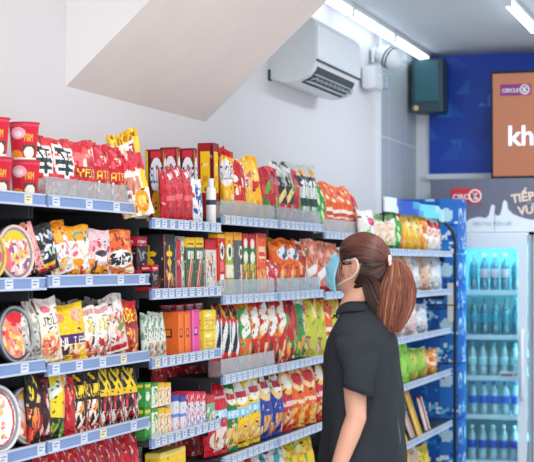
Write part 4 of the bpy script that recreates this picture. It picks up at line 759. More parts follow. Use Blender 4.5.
# round bowls standing on edge, lid outwards
def bowl(cx, yt, yb, lat, z, des, desc, row, turn=.30, rimc='d8dcde', side='8a8f96'):
    Y = Ylat(cx, lat); D = Dep(Y, lat); R = (yb - yt) / FPX * D / 2
    where = f'on {WORD[row]} shelf of left bay'
    o = empty('noodle_bowl', (-lat, Y, z + R + .004), '', '')
    o.rotation_euler = (0, -.10, -turn)
    b = MB(); b.lathe([(R * .62, -R * .85), (R * .66, -R * .84), (R * .9, -.02), (R, -.012), (R, 0), (R * .95, .003)], 36, ax='x', c=hx(side)); b.build('bowl', M['card'], o, col=True, smooth=True)
    n = 40; A = art(ART[des], n, n, 3); V = []; F = []; C = []; idx = {}
    for j in range(n):
        for i in range(n):
            u, v = (i + .5) / n - .5, (j + .5) / n - .5
            if u * u + v * v < .235:
                q = []
                for (a, c) in ((i, j), (i + 1, j), (i + 1, j + 1), (i, j + 1)):
                    if (a, c) not in idx: idx[(a, c)] = len(V); uu, vv = a / n - .5, c / n - .5; V.append((.008 - .03 * (uu * uu + vv * vv), uu * 2 * R, vv * 2 * R))
                    q.append(idx[(a, c)])
                F.append(tuple(q)); C.append(A[j, i])
    link('lid', mesh('lid', V, F, M['film'], smooth=True, cols=C), o)
    b = MB(); pts = [(.004, R * .97 * cos(a), R * .97 * sin(a)) for a in [2 * pi * k / 36 for k in range(37)]]; b.tube(pts, .005, 6, caps=False, c=hx(rimc)); b.build('rim', M['card'], o, col=True, smooth=True)
    register(o, desc, 'noodle bowl', where, cx)
bowl(15, 222, 277, 2.20, 1.429, 'bowlpink', 'pink-lidded round noodle bowl', 2, turn=.25, rimc='e8c8c4')
bowl(-13, 224, 278, 2.20, 1.429, 'yellowwave', 'yellow-lidded round noodle bowl', 2, turn=.25, rimc='e0c050')
bowl(15, 305, 362, 2.20, 1.173, 'bowlred', 'red-lidded round noodle bowl', 3, turn=.18, rimc='9aa0a6', side='4c525a')
bowl(26, 389, 446, 2.21, .912, 'bowlclear', 'orange-lidded noodle bowl with grey emblem', 4, turn=.2, rimc='c8b0a4')
bowl(-3, 387, 455, 2.19, .912, 'bowlwhite', 'white-rimmed noodle bowl with red ring', 4, turn=.25)

# white bottle on the second bay
def lathe_bottle(prof, capprof, m1, m2, loc, label_prof=None, lm=None, name='bottle'):
    b = MB(); b.lathe(prof, 16); o = b.build(name, m1, None, smooth=True, loc=loc)
    b = MB(); b.lathe(capprof, 14); b.build('cap', m2, o, smooth=True)
    if label_prof: b = MB(); b.lathe(label_prof, 16); b.build('bottle_label', lm, o, smooth=True)
    return o
M['labelnavy'] = mat('navy_band', '2c3448', .5, noise_amt=.1); M['bottlewhite'] = mat('white_bottle', 'e8e8ea', .35, noise_amt=.02)
o = lathe_bottle([(.018, 0), (.021, .005), (.021, .15), (.018, .158), (.008, .163)], [(.012, .160), (.013, .162), (.012, .195), (.010, .198)], M['bottlewhite'], M['plastic'], (-2.19, Ylat(211, 2.19), 1.6425), [(.0212, .088), (.0216, .089), (.0216, .108), (.0212, .109)], M['labelnavy'])
register(o, 'white bottle with dark band', 'bottle', 'on top shelf of second bay', 211)

# far bay header board and end rack
def far_header():
    o = MB(); y0, y1 = 9.5, 11.5; n = 60
    V = []; F = []; C = []
    for i in range(n + 1):
        y = y0 + (y1 - y0) * i / n
        for z in (1.79, 1.83, 1.875): V.append((-2.07 + .02 * sin(i * .3), y, z - .05 * max(0, (i / n - .75)) * 4 * .3))
    for i in range(n):
        for j in range(2):
            F.append((i * 3 + j, (i + 1) * 3 + j, (i + 1) * 3 + j + 1, i * 3 + j + 1))
            k = i + j * 5; C.append(hx('e6ecf2') if k < 14 else hx('2456b8') if k < 28 else hx('3a9cc8') if k < 38 else hx('6cd0dc') if k < 50 else hx('a8dce8'))
    e = link('header_board', mesh('header_board', V, F, M['vprint'], cols=C))
    sm = e.modifiers.new('thick', 'SOLIDIFY'); sm.thickness = .01
    tag(e, 'blue and teal header board above the far bay', 'sign')
    for y in (9.6, 11.4):
        b = MB(); b.tube([(-2.10, y, 1.50), (-2.10, y, 1.86)], .006, 8); b.build('support_rod', M['black'], e)
far_header()
def end_rack():
    lat = 2.03; Y = Ylat(455, lat); r = empty('wire_end_frame', (-lat, Y, 0), 'black curved wire frame at the end of the far bay', 'frame')
    P_ = [(0, 0, 0), (0, 0, 1.62)]
    for k in range(1, 9):
        a = k / 8 * pi / 2; P_.append((-.12 * (1 - cos(a)), -.02 * k / 8, 1.62 + .17 * sin(a)))
    P_ += [(-.3, -.1, 1.82), (-.5, -.15, 1.83)]
    b = MB(); b.tube(P_, .011, 10); b.build('post', M['black'], r, smooth=True)
    b = MB(); b.tube([(-.5, -.15, 0), (-.5, -.15, 1.83)], .011, 10); b.build('post', M['black'], r, smooth=True)
    for z in (.4, .8, 1.2, 1.55):
        b = MB(); b.tube([(0, 0, z), (-.5, -.15, z)], .005, 8); b.build('crossbar', M['black'], r, smooth=True)
end_rack()
def water_stand():
    Y = 11.80; x1 = Xat(458, Y); x0 = x1 - .52; top = Zat(198, Y, -x1)
    r = empty('blue_carton_stack', ((x0 + x1) / 2, Y, 0), 'tall stack of blue printed cartons in front of the fridge', 'cartons')
    n = 5; hh = top / n; w = x1 - x0
    spec = [('b', '1d5cb4'), ('r', .75, 0, 1, 1, '2a74c8'), ('e', .3, .7, .2, .14, 'bfe4f4'), ('e', .3, .66, .14, .08, '1d5cb4'), ('e', .84, .7, .09, .12, 'bfe4f4'), ('t', 'ICE', .5, .1, .78, .3, 'd8ecf8'), ('f', 0, 0, 1, .35, ['6cc4dc', '2a86d0', '1848a0', 'e4f4fa'], 14, .08), ('f', .5, .4, .78, 1, ['2c8cd4', 'a8dcf0', '1848a0'], 12, .06), ('f', .8, 0, 1, .6, ['d4ecf6', '2a74c8', '1848a0'], 10, .06)]
    for k in range(n):
        nn, m = 40, 24; A = art(spec, nn, m, k); V = []; F = []; C = []
        def P_(u, v, s):
            return (-w / 2 + u * w, 0, v * (hh - .006)) if s == 0 else (w / 2, u * .35, v * (hh - .006))
        for s in (0, 1):
            kk = len(V)
            for j in range(m + 1):
                for i in range(nn + 1): V.append(P_(i / nn, j / m, s))
            for j in range(m):
                for i in range(nn): F.append((kk + j * (nn + 1) + i, kk + j * (nn + 1) + i + 1, kk + (j + 1) * (nn + 1) + i + 1, kk + (j + 1) * (nn + 1) + i)); C.append(A[j, i])
        bx = MB(); bx.box(-w / 2 + .002, w / 2 - .002, .002, .35, 0, hh - .006); kk = len(V); V += bx.V; F += [tuple(i + kk for i in f) for f in bx.F]; C += [hx('1d5cb4')] * len(bx.F)
        link('carton', mesh('carton', V, F, M['card'], cols=C), r, (0, 0, k * hh))
    b = MB(); b.box(w / 2 - .075, w / 2 - .012, -.006, -.002, Zat(322, Y, 2), Zat(283, Y, 2), bev=.002)
    po = b.build('notice', M['bottlewhite'], r)
water_stand()

# ------------------------------------------------------------------ air conditioner
def aircon():
    r = empty('air_conditioner', (WX, 9.45, 2.51), 'white wall-mounted split air conditioner with open louvre slots', 'air conditioner')
    L = .53; dp = .27; H = .33
    prof = [(0, 0), (.10, -.022), (.17, -.015), (.225, .012), (.255, .05), (dp, .10), (dp, H - .03), (dp - .02, H), (0, H)]
    def ext(pf, y0, y1):
        n = len(pf); V = [(x, y0, z) for x, z in pf] + [(x, y1, z) for x, z in pf]
        return V, [tuple(range(n)), tuple(range(2 * n - 1, n - 1, -1))] + [(i, n + i, n + (i + 1) % n, (i + 1) % n) for i in range(n)]
    b = MB(); V, F = ext(prof, -L, L); b.add(V, F); o = b.build('housing', M['plastic'], r); smooth_angle(o, 50)
    b = MB(); V, F = ext([(dp, .10), (dp + .008, .105), (dp + .008, H - .04), (dp, H - .035)], -L + .012, L - .012); b.add(V, F); b.build('front_panel', M['plastic'], r)
    b = MB(); b.box(dp + .0, dp + .010, -L + .012, L - .012, .093, .102); b.build('panel_gap', M['slot'], r)
    # air outlet under the rounded front: dark recess with louvre blades
    def onp(t):   # t from rear (0) to front (1) along the rounded underside
        pts = prof[1:6]; q = t * 4; i = min(3, int(q)); f = q - i; a, c = pts[i], pts[i + 1]; return (a[0] + (c[0] - a[0]) * f, a[1] + (c[1] - a[1]) * f)
    a0 = [onp(t) for t in (.25, .4, .55, .7, .85)]
    V = []; F = []
    for (x, z) in a0: V += [(x + .002, -L + .07, z - .003), (x + .002, L - .1, z - .003)]
    for i in range(len(a0) - 1): F.append((2 * i, 2 * i + 1, 2 * i + 3, 2 * i + 2))
    b = MB(); b.add(V, F); oo = b.build('air_outlet', M['slot'], r); oo.modifiers.new('t', 'SOLIDIFY').thickness = .003
    for t in (.40, .66):
        x, z = onp(t); b = MB(); b.box(x - .012, x + .012, -L + .08, L - .11, z - .014, z - .009, bev=.002); b.build('louver', M['louver'], r, rot=None)
    for k in range(9):
        x, z = onp(.5); y = -L + .12 + k * .1; b = MB(); b.box(x - .03, x + .03, y, y + .006, z - .012, z - .002); b.build('vane', M['louver'], r)
    b = MB(); b.box(-.004, .012, -L - .012, -L + .03, -.01, .05); b.build('wall_bracket', M['slot'], r)
aircon()

# ------------------------------------------------------------------ emergency lamp and camera on the tiled wall, speaker, screen
def wall_devices():
    Y = Ylat(384, 2.50); r = empty('wall_spotlight', (WX + .02, Y, Zat(56, Y, 2.5)), 'white round spotlight pointing down near the ceiling tubes', 'spotlight')
    b = MB(); b.box(0, .02, -.05, .05, -.05, .06, bev=.006); b.build('mount', M['plastic'], r)
    b = MB(); b.tube([(.02, 0, 0), (.07, 0, -.01)], .02, 12); b.build('arm', M['plasticd'], r, smooth=True)
    b = MB(); d = Vector((.75, -.2, -.35)).normalized(); p = Vector((.09, 0, .0)); b.tube([p - d * .05, p + d * .0, p + d * .05, p + d * .07], [.05, .07, .075, .07], 20); b.build('head', M['plastic'], r, smooth=True)
    for q in (.02, .045):
        b = MB(); b.tube([p + d * q, p + d * (q + .010)], [.0765, .0765], 20, caps=False); b.build('cooling_ring', M['slot'], r, smooth=True)
    Y2 = Ylat(377, 2.5); r = empty('emergency_light', (WX + .02, Y2, Zat(77, Y2, 2.5)), 'white rounded emergency light box below the wall spotlight', 'emergency light')
    b = MB(); b.box(0, .10, -.13, .13, -.09, .07, bev=.03); o = b.build('case', M['plastic'], r); smooth_angle(o, 50)
    b = MB(); b.box(.02, .13, .13, .22, -.07, .03, bev=.02); b.build('battery_pack', M['plasticd'], r)
    b = MB(); b.lathe([(.02, 0), (.022, .003), (.018, .008)], 14, ax='x', cx=.10); o = b.build('indicator', M['bottlewhite'], r, smooth=True)
wall_devices()
def speaker():
    Y = 12.62; x0, x1 = Xat(411, Y), Xat(443, Y); zt, zb = Zat(58, Y, 2.4), Zat(112, Y, 2.4)
    r = empty('wall_speaker', ((x0 + x1) / 2, Y, zb), 'dark boxy speaker hanging in the corner by the blue wall', 'speaker')
    w = (x1 - x0) / 2; H = zt - zb; M['spk'] = mat('speaker_case', '30464f', .45, noise_amt=.1); M['grille'] = mat('speaker_grille', '28606c', .5, noise_amt=.15, noise_scale=80)
    b = MB(); b.box(-w, w, 0, .24, 0, H, bev=.02); o = b.build('case', M['spk'], r)
    b = MB(); b.box(-w + .03, w - .03, -.008, .004, .08, H - .02, bev=.006); b.build('grille', M['grille'], r)
    b = MB(); b.box(-w, w, -.014, .01, 0, .055, bev=.006); b.build('lower_bezel', M['spk'], r)
    b = MB(); b.lathe([(.02, -.026), (.022, -.02), (.022, -.012)], 14, ax='y', cx=-w + .04); o = b.build('knob', mat('amber_dial', 'd8c08a', .4, noise_amt=.02), r, smooth=True); o.location.z = .03
    b = MB(); b.box(-.03, .03, .24, BY - .03 - Y, H * .4, H * .6); b.build('bracket', M['spk'], r)
speaker()

def text_mesh(s, size, m, parent, loc, rot, ext=.002, name='lettering', align='LEFT', bold=0):
    c = bpy.data.curves.new('t', 'FONT'); c.body = s; c.size = size; c.extrude = ext; c.align_x = align; c.offset = bold
    t = bpy.data.objects.new('t', c); COL.objects.link(t); bpy.context.view_layer.update()
    me = bpy.data.meshes.new_from_object(t.evaluated_get(bpy.context.evaluated_depsgraph_get())); me.name = name
    bpy.data.objects.remove(t); me.materials.clear(); me.materials.append(m)
    return link(name, me, parent, loc, rot)
M['letterwhite'] = mat('white_lettering', 'f2f2f6', .5, noise_amt=.01)
def logo(parent, x, y, z, w, h, bgm):
    b = MB(); b.box(x, x + w, y - .004, y, z, z + h); o = b.build('brand_badge', bgm, parent)
    text_mesh('CIRCLE', h * .46, M['letterwhite'], o, (x + w * .06, y - .006, z + h * .3), (pi / 2, 0, 0), bold=.001)
    b = MB(); R = h * .38; cx, cz = x + w * .80, z + h * .5
    b.tube([(cx + R * cos(a), y - .007, cz + R * sin(a)) for a in [2 * pi * k / 24 for k in range(25)]], .006, 6, caps=False); b.build('ring_mark', M['letterwhite'], o)
    text_mesh('K', h * .55, M['letterwhite'], o, (cx - h * .17, y - .006, cz - h * .2), (pi / 2, 0, 0), bold=.003)
    return o
def screen():
    Y = 12.62; x0 = Xat(491, Y); W_2 = 1.36; zb = Zat(179, Y, -x0); zt = Zat(72, Y, -x0)
    r = empty('wall_screen', (x0, Y, zb), 'large wall screen showing an orange advert', 'screen'); r.rotation_euler = (radians(1.5), 0, radians(-2))
    H = zt - zb
    b = MB(); b.box(0, W_2, 0, .06, 0, H, bev=.006); b.build('bezel', M['black'], r)
    ms = mat('orange_screen_picture', '6a4434', .25, emit=.55, emitcol='c4805e', noise_amt=.08, noise_scale=2)
    b = MB(); b.box(.018, W_2 - .018, -.004, .001, .02, H - .018); sc_ = b.build('display', ms, r)
    mg = mat('glowing_white_lettering', 'e4e0f4', .5, emit=.75)
    px = Dep(Y, 1.9) / FPX
    text_mesh('khi', .21, mg, sc_, (.125, -.006, .25), (pi / 2, 0, 0), bold=.003)
    mp = mat('purple_badge', '7a2a6c', .5, noise_amt=.02, emit=.4, emitcol='7a2a6c')
    logo(sc_, .075, -.005, H - .185, .23, .085, mp)
    b = MB(); b.box(.5, .9, .06, BY - .031 - Y, H * .35, H * .65); b.build('wall_mount', M['black'], r)
screen()

# ------------------------------------------------------------------ drinks fridge
FY = 12.35
def fridge(x0, label, first):
    w = .76 if first else .76
    r = empty('drinks_fridge', (x0, FY, 0), label, 'fridge', 'drinks fridges along the back wall')
    b = MB(); b.box(0, .03, 0, .6, 0, 1.72); b.box(w - .03, w, 0, .6, 0, 1.72); b.box(0, w, .57, .6, 0, 1.72); b.box(0, w, 0, .6, 1.66, 1.72); b.box(0, w, 0, .6, 0, .012); b.build('cabinet', M['fridge'], r)
    b = MB(); b.box(.032, w - .032, .555, .568, .02, 1.655); b.box(.031, .036, .03, .56, .14, 1.655); b.box(w - .036, w - .031, .03, .56, .14, 1.655); b.build('liner', M['fridgein'], r)
    b = MB(); b.tube([(.06, .07, 1.63), (w - .06, .07, 1.63)], .012, 8); b.build('interior_lamp', mat('fridge_lamp_glow', 'd8f6fc', .4, emit=30, emitcol='b8f0fa'), r)
    b = MB(); b.tube([(w - .05, .05, .2), (w - .05, .05, 1.6)], .008, 8); b.build('interior_lamp', bpy.data.materials['fridge_lamp_glow'], r)
    gl, gr = .07, w - .105
    b = MB(); b.box(0, gl, -.045, -.003, .012, 1.70); b.box(gr, w - .035, -.045, -.003, .012, 1.70); b.box(gl, gr, -.045, -.003, 1.605, 1.70); b.box(gl, gr, -.045, -.003, .012, .035)
    d = b.build('door', M['fridge'], r)
    b = MB(); b.box(gl, gr, -.028, -.022, .035, 1.605); b.build('glass_pane', M['doorglass'], d)
    b = MB(); pts = [(w - .07, -.047, 1.0), (w - .07, -.085, .97), (w - .07, -.09, .75), (w - .07, -.085, .53), (w - .07, -.047, .5)]; b.tube(pts, .014, 10); b.build('handle', M['plastic'], d, smooth=True)
    b = MB(); b.box(w - .028, w - .004, -.035, 0, .0, 1.7); b.build('door_gap_trim', M['plasticd'], r)
    for i, z in enumerate(FZ):
        b = MB(); b.box(.035, w - .035, .03, .5, z - .012, z)
        for k in range(16): yy = .04 + k * .028; b.box(.035, w - .035, yy, yy + .004, z, z + .003)
        s = b.build('shelf', M['plastic'], r)
        b = MB(); b.box(.035, w - .035, .022, .03, z - .028, z + .008); b.build('shelf_edge', M['plastic'], s)
    return r
FZ = [Zat(291, FY, 1.85), Zat(336, FY, 1.85), Zat(377, FY, 1.85), Zat(416, FY, 1.85), .145 + .012]
FZ[4] = .032
fx = Xat(430, FY)
M['fridge_lamp'] = None
frw = .76
xr = Xat(528, FY) + .0
fx = xr - .725
fridge(fx, 'white glass-door drinks fridge left of the door handle', True)
fridge(fx + .77, 'white glass-door drinks fridge at the right frame edge', False)
# the sign header above the fridges
def header():
    x0 = Xat(430, FY); x1 = fx + 1.54 + .8; y = FY + .02; z0 = 1.722; z1 = Zat(179, FY, 2.2)
    r = empty('fridge_header_sign', (x0, y, z0), 'grey header sign with white milk splash above the fridges', 'sign')
    b = MB(); b.box(0, x1 - x0, 0, .5, 0, z1 - z0, bev=.004); b.build('sign_panel', M['signbg'], r)
    # white splash silhouette
    pts = [(430, 222), (440, 224), (452, 226), (463, 224), (470, 219), (478, 217), (486, 218), (489, 215), (491, 206), (493, 204.5), (495, 206), (494.5, 213), (497, 216), (500, 215), (502, 209), (503, 202), (505, 200), (507, 202), (508, 209), (513, 214), (520, 217), (527, 219), (534, 220), (550, 217), (560, 208), (570, 216), (600, 214)]
    V = []; n = len(pts)
    for x, yy in pts:
        X = Xat(x, y); V.append((X - x0, -.006, Zat(yy, y, -X) - z0))
    base = [(v[0], -.006, .002) for v in V]; V2 = V + base; V2 += [(a, -.001, c) for a, _, c in V2]
    F = [(n + i, n + i + 1, i + 1, i) for i in range(n - 1)] + [(i, i + 1, 2 * n + i + 1, 2 * n + i) for i in range(n - 1)] + [(3 * n + i, 2 * n + i, 2 * n + i + 1, 3 * n + i + 1) for i in range(n - 1)]
    link('milk_splash', mesh('milk_splash', V2, F, mat('splash_white', 'e6ecf0', .5, noise_amt=.01)), r)
    X = Xat(451, y) - x0; Z = Zat(204, y, 2.15) - z0
    logo(r, X, -.001, Z, .225, .115, mat('red_badge', 'd0303c', .5, noise_amt=.02))
    tm = mat('pale_orange_lettering', 'f4d8c8', .5, noise_amt=.02); to = mat('orange_lettering', 'ec7c3c', .5, noise_amt=.02)
    X = Xat(512, y) - x0; Z = Zat(203, y, 1.75) - z0
    text_mesh('TIẾP', .085, tm, r, (X, -.004, Z), (pi / 2, radians(-8), 0), bold=.003)
    text_mesh('NĂ', .085, to, r, (X + .20, -.004, Z + .03), (pi / 2, radians(-8), 0), bold=.003)
    text_mesh('VỮNG', .085, tm, r, (X + .05, -.004, Z - .09), (pi / 2, radians(-8), 0), bold=.003)
    bl = mat('faint_blue_lettering', 'a8c0d4', .5, noise_amt=.02)
    text_mesh('SIÊU THỊ TIỆN LỢI', .035, bl, r, (Xat(473, y) - x0, -.008, Zat(225.5, y, 2) - z0), (pi / 2, 0, 0))
header()
# bottles
def bottle_meshes():
    R = {}
    tall = [(.028, 0), (.034, .006), (.034, .05), (.031, .065), (.034, .08), (.034, .15), (.030, .175), (.018, .20), (.012, .21), (.012, .225)]
    for k, (bm_, cm, lc, hs) in {'teal': ('petteal', 'capt', '2a9cb0', 1.12), 'clear': ('pet', 'capt', 'bfe6e4', 1.0), 'aqua': ('petteal', 'cap', 'e8c8d0', 1.12), 'blue': ('pet', 'capb', '1f5fd0', 1.0), 'navy': ('pet', 'cap', '1c48b8', 1.05)}.items():
        b = MB(); b.lathe([(r, z * hs) for r, z in tall], 14); me = mesh('water_bottle', b.V, b.F, M[bm_], smooth=True)
        b = MB(); b.lathe([(.0135, .222 * hs), (.0145, .224 * hs), (.0145, .243 * hs), (.012, .246 * hs)], 12); c = mesh('cap', b.V, b.F, M[cm], smooth=True)
        b = MB(); b.lathe([(.0345, .085 * hs), (.0352, .086 * hs), (.0352, .142 * hs), (.0345, .143 * hs)], 14); l = mesh('bottle_label', b.V, b.F, mat('label_' + k, lc, .4, noise_amt=.15, noise_scale=40), smooth=True)
        b = MB(); b.lathe([(.026, .004), (.030, .008), (.030, .145 * hs), (.027, .16 * hs)], 12); w_ = mesh('water', b.V, b.F, mat('water_' + k, '2f98ac' if k in ('teal', 'aqua') else 'bfe0e4', .15, noise_amt=.05), smooth=True)
        R[k] = (me, c, l, w_)
    return R
BM_ = bottle_meshes()
rows = [(0, 'teal', 'teal-tinted water bottle'), (1, 'teal', 'teal-tinted water bottle'), (2, 'clear', 'clear bottle with pale label'), (3, 'blue', 'clear bottle with blue label'), (4, 'navy', 'clear bottle with navy label')]
FW = {0: 'on top fridge shelf', 1: 'on second fridge shelf', 2: 'on third fridge shelf', 3: 'on fourth fridge shelf', 4: 'on fifth fridge shelf'}
for (i, kk, dsc) in rows:
    x = fx + .30 + RNG.uniform(0, .02); n = 0
    while x < fx + .70:
        k2, d2 = kk, dsc
        if i == 0 and n >= 1 and n < 4: k2, d2 = 'aqua', 'aqua bottle with pink label'
        me, c, l, w_ = BM_[k2]
        o = link('water_bottle', me, None, (x, FY + .07, FZ[i] + .0035)); link('cap', c, o); link('bottle_label', l, o); link('water', w_, o)
        register(o, d2, 'bottle', FW[i], x)
        x += .079; n += 1
b = MB(); b.box(0, .11, 0, .003, 0, .05); b.box(.01, .1, -.001, 0, .012, .03, mi=1)
o = b.build('price_card', [M['bottlewhite'], mat('red_print', 'c84a5c', .5, noise_amt=.02)], None, loc=(Xat(499, FY), FY + .018, FZ[2] - .006)); tag(o, 'small white and red price card on third fridge shelf edge', 'price card')

finish_labels()

# ------------------------------------------------------------------ the woman (local axes: a = right, b = away, z = up)
def woman():
    DP = 6.0; u = (370 - 267) / FPX
    px = -sin(TH) * DP + cos(TH) * DP * u; py = cos(TH) * DP + sin(TH) * DP * u
    px -= .012 * cos(TH); py -= .012 * sin(TH)
    r = empty('person', (px, py, 0), 'woman in charcoal shirt and blue face mask looking up at shelves, hair in ponytail', 'person', rz=TH)
    BB = radians(12); BH = radians(27); PT = radians(15)
    def bp(f, l, z, ca=-.027): return Vector((ca - cos(BB) * f - sin(BB) * l, sin(BB) * f - cos(BB) * l, z))
    HC = Vector((-.020, .0, 1.472))
    def hp(p):   # head local (x forward, y left, z up) -> person local, pitched up by PT
        x, y, z = p; x, z = x * cos(PT) - z * sin(PT), x * sin(PT) + z * cos(PT)
        return Vector((HC.x - cos(BH) * x - sin(BH) * y, HC.y + sin(BH) * x - cos(BH) * y, HC.z + z))
    def headpt(d, k=1.0, face=True):
        x, y, z = d; X, Y_, Z = x * .098, y * .077, z * .112
        if z < -.1:
            t = min(1, (-.1 - z) / .9)
            Y_ *= 1 - .32 * t; X = X * (1 - .10 * t) + (.012 * t if x > 0 else .028 * t)
            if x < 0: X *= 1 - .25 * t
        if x > 0 and face:
            X -= .010 * exp(-((abs(y) - .38) / .16) ** 2 - ((z - .08) / .12) ** 2)
            X += .006 * exp(-((z - .24) / .1) ** 2) * exp(-(y / .6) ** 2)
            X += .022 * exp(-(y / .13) ** 2) * exp(-((z + .13) / .13) ** 2) + .008 * exp(-(y / .10) ** 2 - ((z - .02) / .12) ** 2)
            X += .006 * exp(-(y / .28) ** 2 - ((z + .45) / .10) ** 2) - .004 * exp(-(y / .3) ** 2 - ((z + .62) / .06) ** 2) + .008 * exp(-(y / .3) ** 2 - ((z + .82) / .12) ** 2)
        if z > .3: X -= .0
        return hp((X * k, Y_ * k, Z * k))
    b = MB()
    # head
    nu, nv = 56, 44; V = []; F = []
    for j in range(nv + 1):
        ph = -pi / 2 + pi * j / nv
        for i in range(nu):
            a = 2 * pi * i / nu; V.append(headpt((cos(ph) * cos(a), cos(ph) * sin(a), sin(ph))))
    for j in range(nv):
        for i in range(nu): F.append((j * nu + i, j * nu + (i + 1) % nu, (j + 1) * nu + (i + 1) % nu, (j + 1) * nu + i))
    b.add(V, F)
    # ears
    for s in (1, -1):
        c = [(.006, s * .076, .000), (.004, s * .082, .018), (-.006, s * .090, .029), (-.019, s * .094, .026), (-.027, s * .095, .010), (-.023, s * .091, -.010), (-.014, s * .085, -.026), (-.004, s * .079, -.036), (.003, s * .074, -.028)]
        b.tube([hp(p) for p in c], [.005, .0055, .006, .006, .006, .0055, .006, .0075, .005], 10)
        b.tube([hp((-.004, s * .074, -.012)), hp((-.010, s * .083, .0)), hp((-.012, s * .085, .014))], [.010, .010, .008], 10)
        b.tube([hp((.004, s * .076, -.006)), hp((.003, s * .079, -.014))], [.005, .005], 8)
    # neck, shoulders, trunk
    b.tube([hp((-.028, 0, -.045)), hp((-.022, 0, -.085)), bp(.025, 0, 1.325), bp(.005, 0, 1.27)], [.052, .050, .050, .060], 18)
    def ring(z, f0, hf, hl, n=28, pw=2.3):
        P = []
        for k in range(n):
            a = 2 * pi * k / n; c, s = cos(a), sin(a)
            P.append(bp(f0 + hf * abs(c) ** (2 / pw) * (1 if c > 0 else -1), hl * abs(s) ** (2 / pw) * (1 if s > 0 else -1), z))
        return P
    tr = [(.70, -.01, .10, .155), (.80, -.01, .112, .165), (.92, .0, .095, .14), (1.02, .005, .088, .13), (1.12, .01, .10, .145), (1.20, .005, .095, .145), (1.25, .0, .07, .12), (1.29, .0, .05, .08), (1.32, .005, .03, .05)]
    V = []; n = 28
    for z, f0, hf, hl in tr: V += ring(z, f0, hf, hl)
    F = [(i * n + k, i * n + (k + 1) % n, (i + 1) * n + (k + 1) % n, (i + 1) * n + k) for i in range(len(tr) - 1) for k in range(n)] + [tuple(range(n - 1, -1, -1)), tuple((len(tr) - 1) * n + k for k in range(n))]
    b.add(V, F)
    # arms: near one hangs with the forearm slightly forward; far one bent
    S = bp(.0, .135, 1.205); El = Vector((-.048, -.205, .955)); Wr = Vector((-.128, -.215, .735))
    b.tube([S, S.lerp(El, .3), S.lerp(El, .6), S.lerp(El, .88), El, El.lerp(Wr, .25), El.lerp(Wr, .6), Wr], [.047, .044, .041, .037, .0365, .036, .030, .0225], 18)
    S2 = bp(.0, -.135, 1.205); E2 = bp(-.01, -.195, .96); W2 = bp(.10, -.17, .75)
    b.tube([S2, S2.lerp(E2, .5), E2, E2.lerp(W2, .3), W2], [.046, .041, .036, .036, .0225], 16)
    for (w, e, s) in ((Wr, El, 1), (W2, E2, -1)):
        d = (w - e).normalized(); d = (d + Vector((0, 0, -.5))).normalized()
        side = Vector((-cos(BB), sin(BB), 0)); side = (side - d * side.dot(d)).normalized(); nrm = d.cross(side)
        b.tube([w, w + d * .03, w + d * .06, w + d * .085], [.021, .024, .027, .024], 14)
        for q in (-1, 1): b.tube([w + d * .02, w + d * .06 + side * .016 * q, w + d * .085 + side * .018 * q], [.016, .016, .015], 12)
        palm = w + d * .082
        for k, (off, ln) in enumerate([(.028, .066), (.010, .074), (-.009, .070), (-.027, .055)]):
            p0 = palm + side * off - d * .01; cur = nrm * (.012 * s)
            p1 = p0 + d * ln * .45; p2 = p1 + (d * .9 + cur * 22).normalized() * ln * .32; p3 = p2 + (d * .7 + cur * 40).normalized() * ln * .25
            b.tube([p0, p1, p2, p3], [.0092, .0088, .0082, .0072], 10)
        t0 = w + d * .03 + side * .018; t1 = t0 + (d * .6 + side * .7).normalized() * .035; t2 = t1 + (d * .95 + side * .25).normalized() * .028
        b.tube([t0, t1, t2, t2 + d * .016], [.013, .0105, .0095, .008], 10)
    # legs
    for l, ff in ((.085, .02), (-.085, -.03)):
        hip = bp(-.01, l, .78); kn = bp(.01 + ff, l, .44); an = bp(-.015 + ff, l, .075)
        b.tube([hip, hip.lerp(kn, .5), kn, kn.lerp(an, .3), an], [.088, .072, .052, .05, .034], 16)
        b.tube([an, bp(.06 + ff, l, .045), bp(.13 + ff, l, .03)], [.036, .034, .022], 12)
    me = mesh('body', b.V, b.F, M['skin'], smooth=True); body = link('body', me, r)
    rm = body.modifiers.new('fuse', 'REMESH'); rm.mode = 'VOXEL'; rm.voxel_size = .0042; rm.use_smooth_shade = True
    sm = body.modifiers.new('soft', 'SMOOTH'); sm.factor = .5; sm.iterations = 3
    # eyes, brows
    for s in (1, -1):
        c = hp((.080, s * .030, .012)); e = MB(); e.lathe([(.0005, -.012), (.008, -.009), (.012, 0), (.008, .009), (.0005, .012)], 16)
        o = link('eye', mesh('eye', e.V, e.F, M['eye'], smooth=True), body, c)
        e = MB(); e.lathe([(.0005, .0), (.0055, -.001), (.0055, .0012), (.0005, .002)], 14, ax='x'); o2 = link('iris', mesh('iris', e.V, e.F, M['iris'], smooth=True), body, hp((.0915, s * .030, .014)), (0, -PT, pi - BH))
        e = MB(); e.tube([hp((.094, s * .014, .033)), hp((.093, s * .03, .038)), hp((.080, s * .048, .034))], [.002, .003, .0015], 8); e.build('eyebrow', M['iris'], body, smooth=True)
    # ---- hair: scalp shell plus combed strands gathered to the tie
    def hair_ok(d):
        x, y, z = d
        if abs(y) > .60 and -.30 < x < .30 and z < .20: return False
        if x > .22: return z > -.12 + 0.95 * (x - .22)
        if x > -.12: return z > -.12 - .18 * (.22 - x) / .34 and not (abs(y) > .8 and z < .12 and x > -.02)
        return z > -.58 + .1 * x
    TD = Vector((-.93, .10, .36)).normalized()    # direction of the tie, seen from the head centre
    rnd = random.Random(5); h = MB()
    def hcol(d, q):
        g = max(0, min(1, q)); a, c = np.array(hx('241715')), np.array(hx('7c4436')); k = g + rnd.uniform(-.22, .22)
        k = max(0, min(1, k)); return tuple(a * (1 - k) + c * k)
    nu, nv = 64, 48; V = []; F = []; C = []
